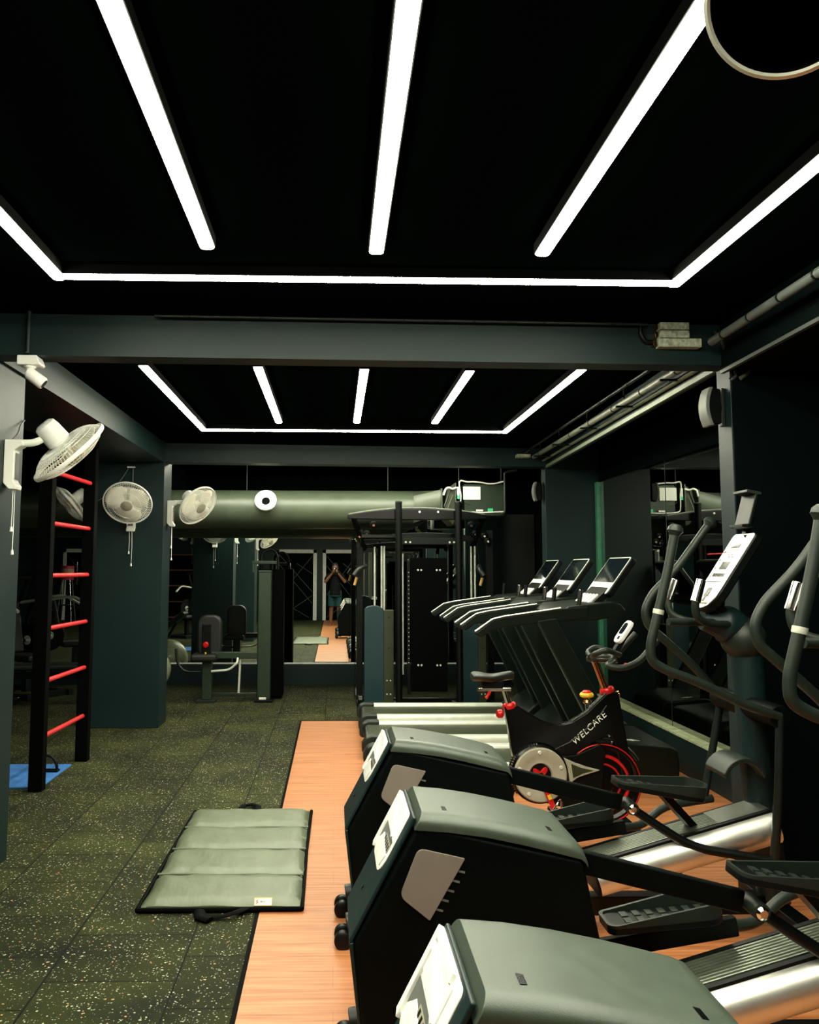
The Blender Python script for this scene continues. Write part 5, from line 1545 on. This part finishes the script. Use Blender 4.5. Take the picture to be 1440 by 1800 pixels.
# ------------------------------------------------------------------ the person taking the photograph (seen in the mirror)
PY_ = -0.30
pe = thing('person', 'person in dark T-shirt and teal shorts holding up a phone, seen in the mirror', 'person', (0.0, PY_, 0))
b = MB()
Hc = V(0.0, PY_ + 0.02, 1.585)
b.ball(Hc, 0.098, (0.80, 1.0, 1.12), 24, 18)                                   # skull
b.ball(Hc + V(0, 0.03, -0.055), 0.070, (0.82, 0.92, 1.05), 20, 14)             # jaw
b.tube([Hc + V(0, 0.098, 0.012), Hc + V(0, 0.122, -0.022), Hc + V(0, 0.100, -0.034)], [0.010, 0.016, 0.010], 10)   # nose
b.ball(Hc + V(0, 0.092, -0.062), 0.020, (1.3, 0.6, 0.55), 12, 8)               # lips
b.ball(Hc + V(0, 0.062, -0.100), 0.026, (1.0, 0.9, 0.7), 12, 8)                # chin
for s_ in (-1, 1):
    b.ball(Hc + V(s_ * 0.080, -0.005, -0.012), 0.030, (0.35, 0.75, 1.15), 12, 8)    # ears
    b.ball(Hc + V(s_ * 0.033, 0.088, 0.026), 0.018, (1.4, 0.5, 0.5), 10, 8)         # brow
b.tube([(0, PY_, 1.54), (0, PY_ - 0.015, 1.40)], [0.054, 0.066], 16)           # neck
b.tube([(-0.17, PY_ - 0.01, 1.375), (0, PY_ - 0.01, 1.40), (0.17, PY_ - 0.01, 1.375)], [0.055, 0.075, 0.055], 16)
for z0_, z1_, r0, r1 in ((1.38, 1.15, 0.145, 0.140), (1.15, 0.95, 0.140, 0.145)):
    b.tube([(0, PY_, z0_), (0, PY_, z1_)], [r0, r1], 22, flat=(1.0, 0.72))
b.ball((0, PY_, 0.92), 0.16, (1.08, 0.78, 0.85), 20, 14)
for s_ in (-1, 1):
    b.tube([(s_ * 0.09, PY_, 0.93), (s_ * 0.10, PY_ + 0.01, 0.50), (s_ * 0.105, PY_, 0.44), (s_ * 0.11, PY_ - 0.02, 0.32), (s_ * 0.115, PY_ - 0.015, 0.09)], [0.088, 0.060, 0.054, 0.055, 0.036], 16)
    b.tube([(s_ * 0.115, PY_ - 0.045, 0.045), (s_ * 0.122, PY_ + 0.05, 0.040), (s_ * 0.135, PY_ + 0.155, 0.025)], [0.040, 0.036, 0.022], 14)
    for k in range(5):
        x0_ = s_ * (0.135 + 0.0) + (k - 2) * 0.017
        b.tube([(x0_, PY_ + 0.145, 0.022), (x0_ + s_ * 0.002, PY_ + 0.185 - abs(k - (1 if s_ > 0 else 3)) * 0.006, 0.014)], [0.011, 0.009], 8)
    # arms: shoulder, elbow out to the side, wrist at the phone
    sh_, el_, wr = V(s_ * 0.185, PY_ - 0.01, 1.365), V(s_ * 0.275, PY_ + 0.10, 1.185), V(s_ * 0.078, PY_ + 0.215, 1.435)
    b.tube([sh_, sh_.lerp(el_, 0.5), el_], [0.052, 0.046, 0.039], 14)
    b.tube([el_, el_.lerp(wr, 0.35), wr], [0.039, 0.040, 0.026], 14)
    pm = V(s_ * 0.060, PY_ + 0.243, 1.478)
    b.tube([wr, pm, pm + V(-s_ * 0.006, 0.004, 0.035)], [0.026, 0.030, 0.026], 12, flat=(1.0, 0.75))
    for k in range(4):
        base = pm + V(-s_ * 0.004, 0.016, 0.040 - k * 0.019)
        ln = (0.9, 1.0, 0.95, 0.78)[k]
        b.tube([base, base + V(-s_ * 0.004, 0.030, 0.006) * ln, base + V(-s_ * 0.026, 0.040, 0.006) * ln, base + V(-s_ * 0.046, 0.036, 0.003) * ln], [0.0095, 0.0088, 0.008, 0.0068], 8)
    b.tube([pm + V(-s_ * 0.004, -0.012, -0.018), pm + V(-s_ * 0.018, -0.030, 0.010), pm + V(-s_ * 0.036, -0.022, 0.034)], [0.013, 0.011, 0.008], 8)
b.build('body', M['skin'], pe, remesh=0.006)
h_ = MB()
h_.ball(Hc + V(0, -0.012, 0.022), 0.106, (0.82, 0.98, 1.06), 24, 18)
hair = h_.build('hair', M['hair'], pe)
bm_ = bmesh.new(); bm_.from_mesh(hair.data)
o_ = origin_of(pe)
kill = [v for v in bm_.verts if (v.co + o_ - Hc).y > 0.045 and (v.co + o_ - Hc).z < 0.055 or (v.co + o_ - Hc).z < -0.055]
bmesh.ops.delete(bm_, geom=kill, context='VERTS'); bm_.to_mesh(hair.data); bm_.free()
so_ = hair.modifiers.new('solid', 'SOLIDIFY'); so_.thickness = 0.012
s_m = MB()
s_m.tube([(-0.175, PY_ - 0.01, 1.372), (0, PY_ - 0.01, 1.395), (0.175, PY_ - 0.01, 1.372)], [0.066, 0.082, 0.066], 16)
s_m.tube([(0, PY_, 1.40), (0, PY_, 1.15), (0, PY_, 0.84)], [0.160, 0.172, 0.200], 24, flat=(1.04, 0.82))
for s_ in (-1, 1):
    sh_, el_ = V(s_ * 0.185, PY_ - 0.01, 1.365), V(s_ * 0.275, PY_ + 0.10, 1.185)
    s_m.tube([sh_ - (el_ - sh_) * 0.1, sh_.lerp(el_, 0.68)], [0.066, 0.066], 16)
shirt = s_m.build('t_shirt', M['shirt'], pe, remesh=0.008)
pr = MB()
for q in ((-0.045, 0.03, 1.24, 1.30), (-0.02, 0.05, 1.17, 1.235), (-0.055, 0.06, 1.135, 1.16)):
    pr.box(q[0] + 0.02, q[1] + 0.02, PY_ + 0.125, PY_ + 0.152, q[2], q[3])
pr.build('shirt_print', M['shirt_print'], shirt, 0.003)
s_m = MB()
s_m.tube([(0, PY_, 1.00), (0, PY_, 0.80)], [0.178, 0.190], 24, flat=(1.06, 0.84))
for s_ in (-1, 1):
    s_m.tube([(s_ * 0.085, PY_, 0.90), (s_ * 0.10, PY_ + 0.01, 0.53)], [0.102, 0.098], 18)
s_m.build('shorts', M['shorts'], pe, remesh=0.008)

ph = thing('phone', 'black phone held up in both hands of the person in the mirror', 'phone', (0.0, PY_ + 0.268, 1.50))
MB().box(-0.037, 0.037, PY_ + 0.262, PY_ + 0.270, 1.425, 1.580).build('phone_body', M['black_gloss'], ph, 0.004)
MB().box(-0.030, 0.0, PY_ + 0.270, PY_ + 0.2725, 1.545, 1.573).build('lens_bump', M['rail_silver'], ph, 0.001)
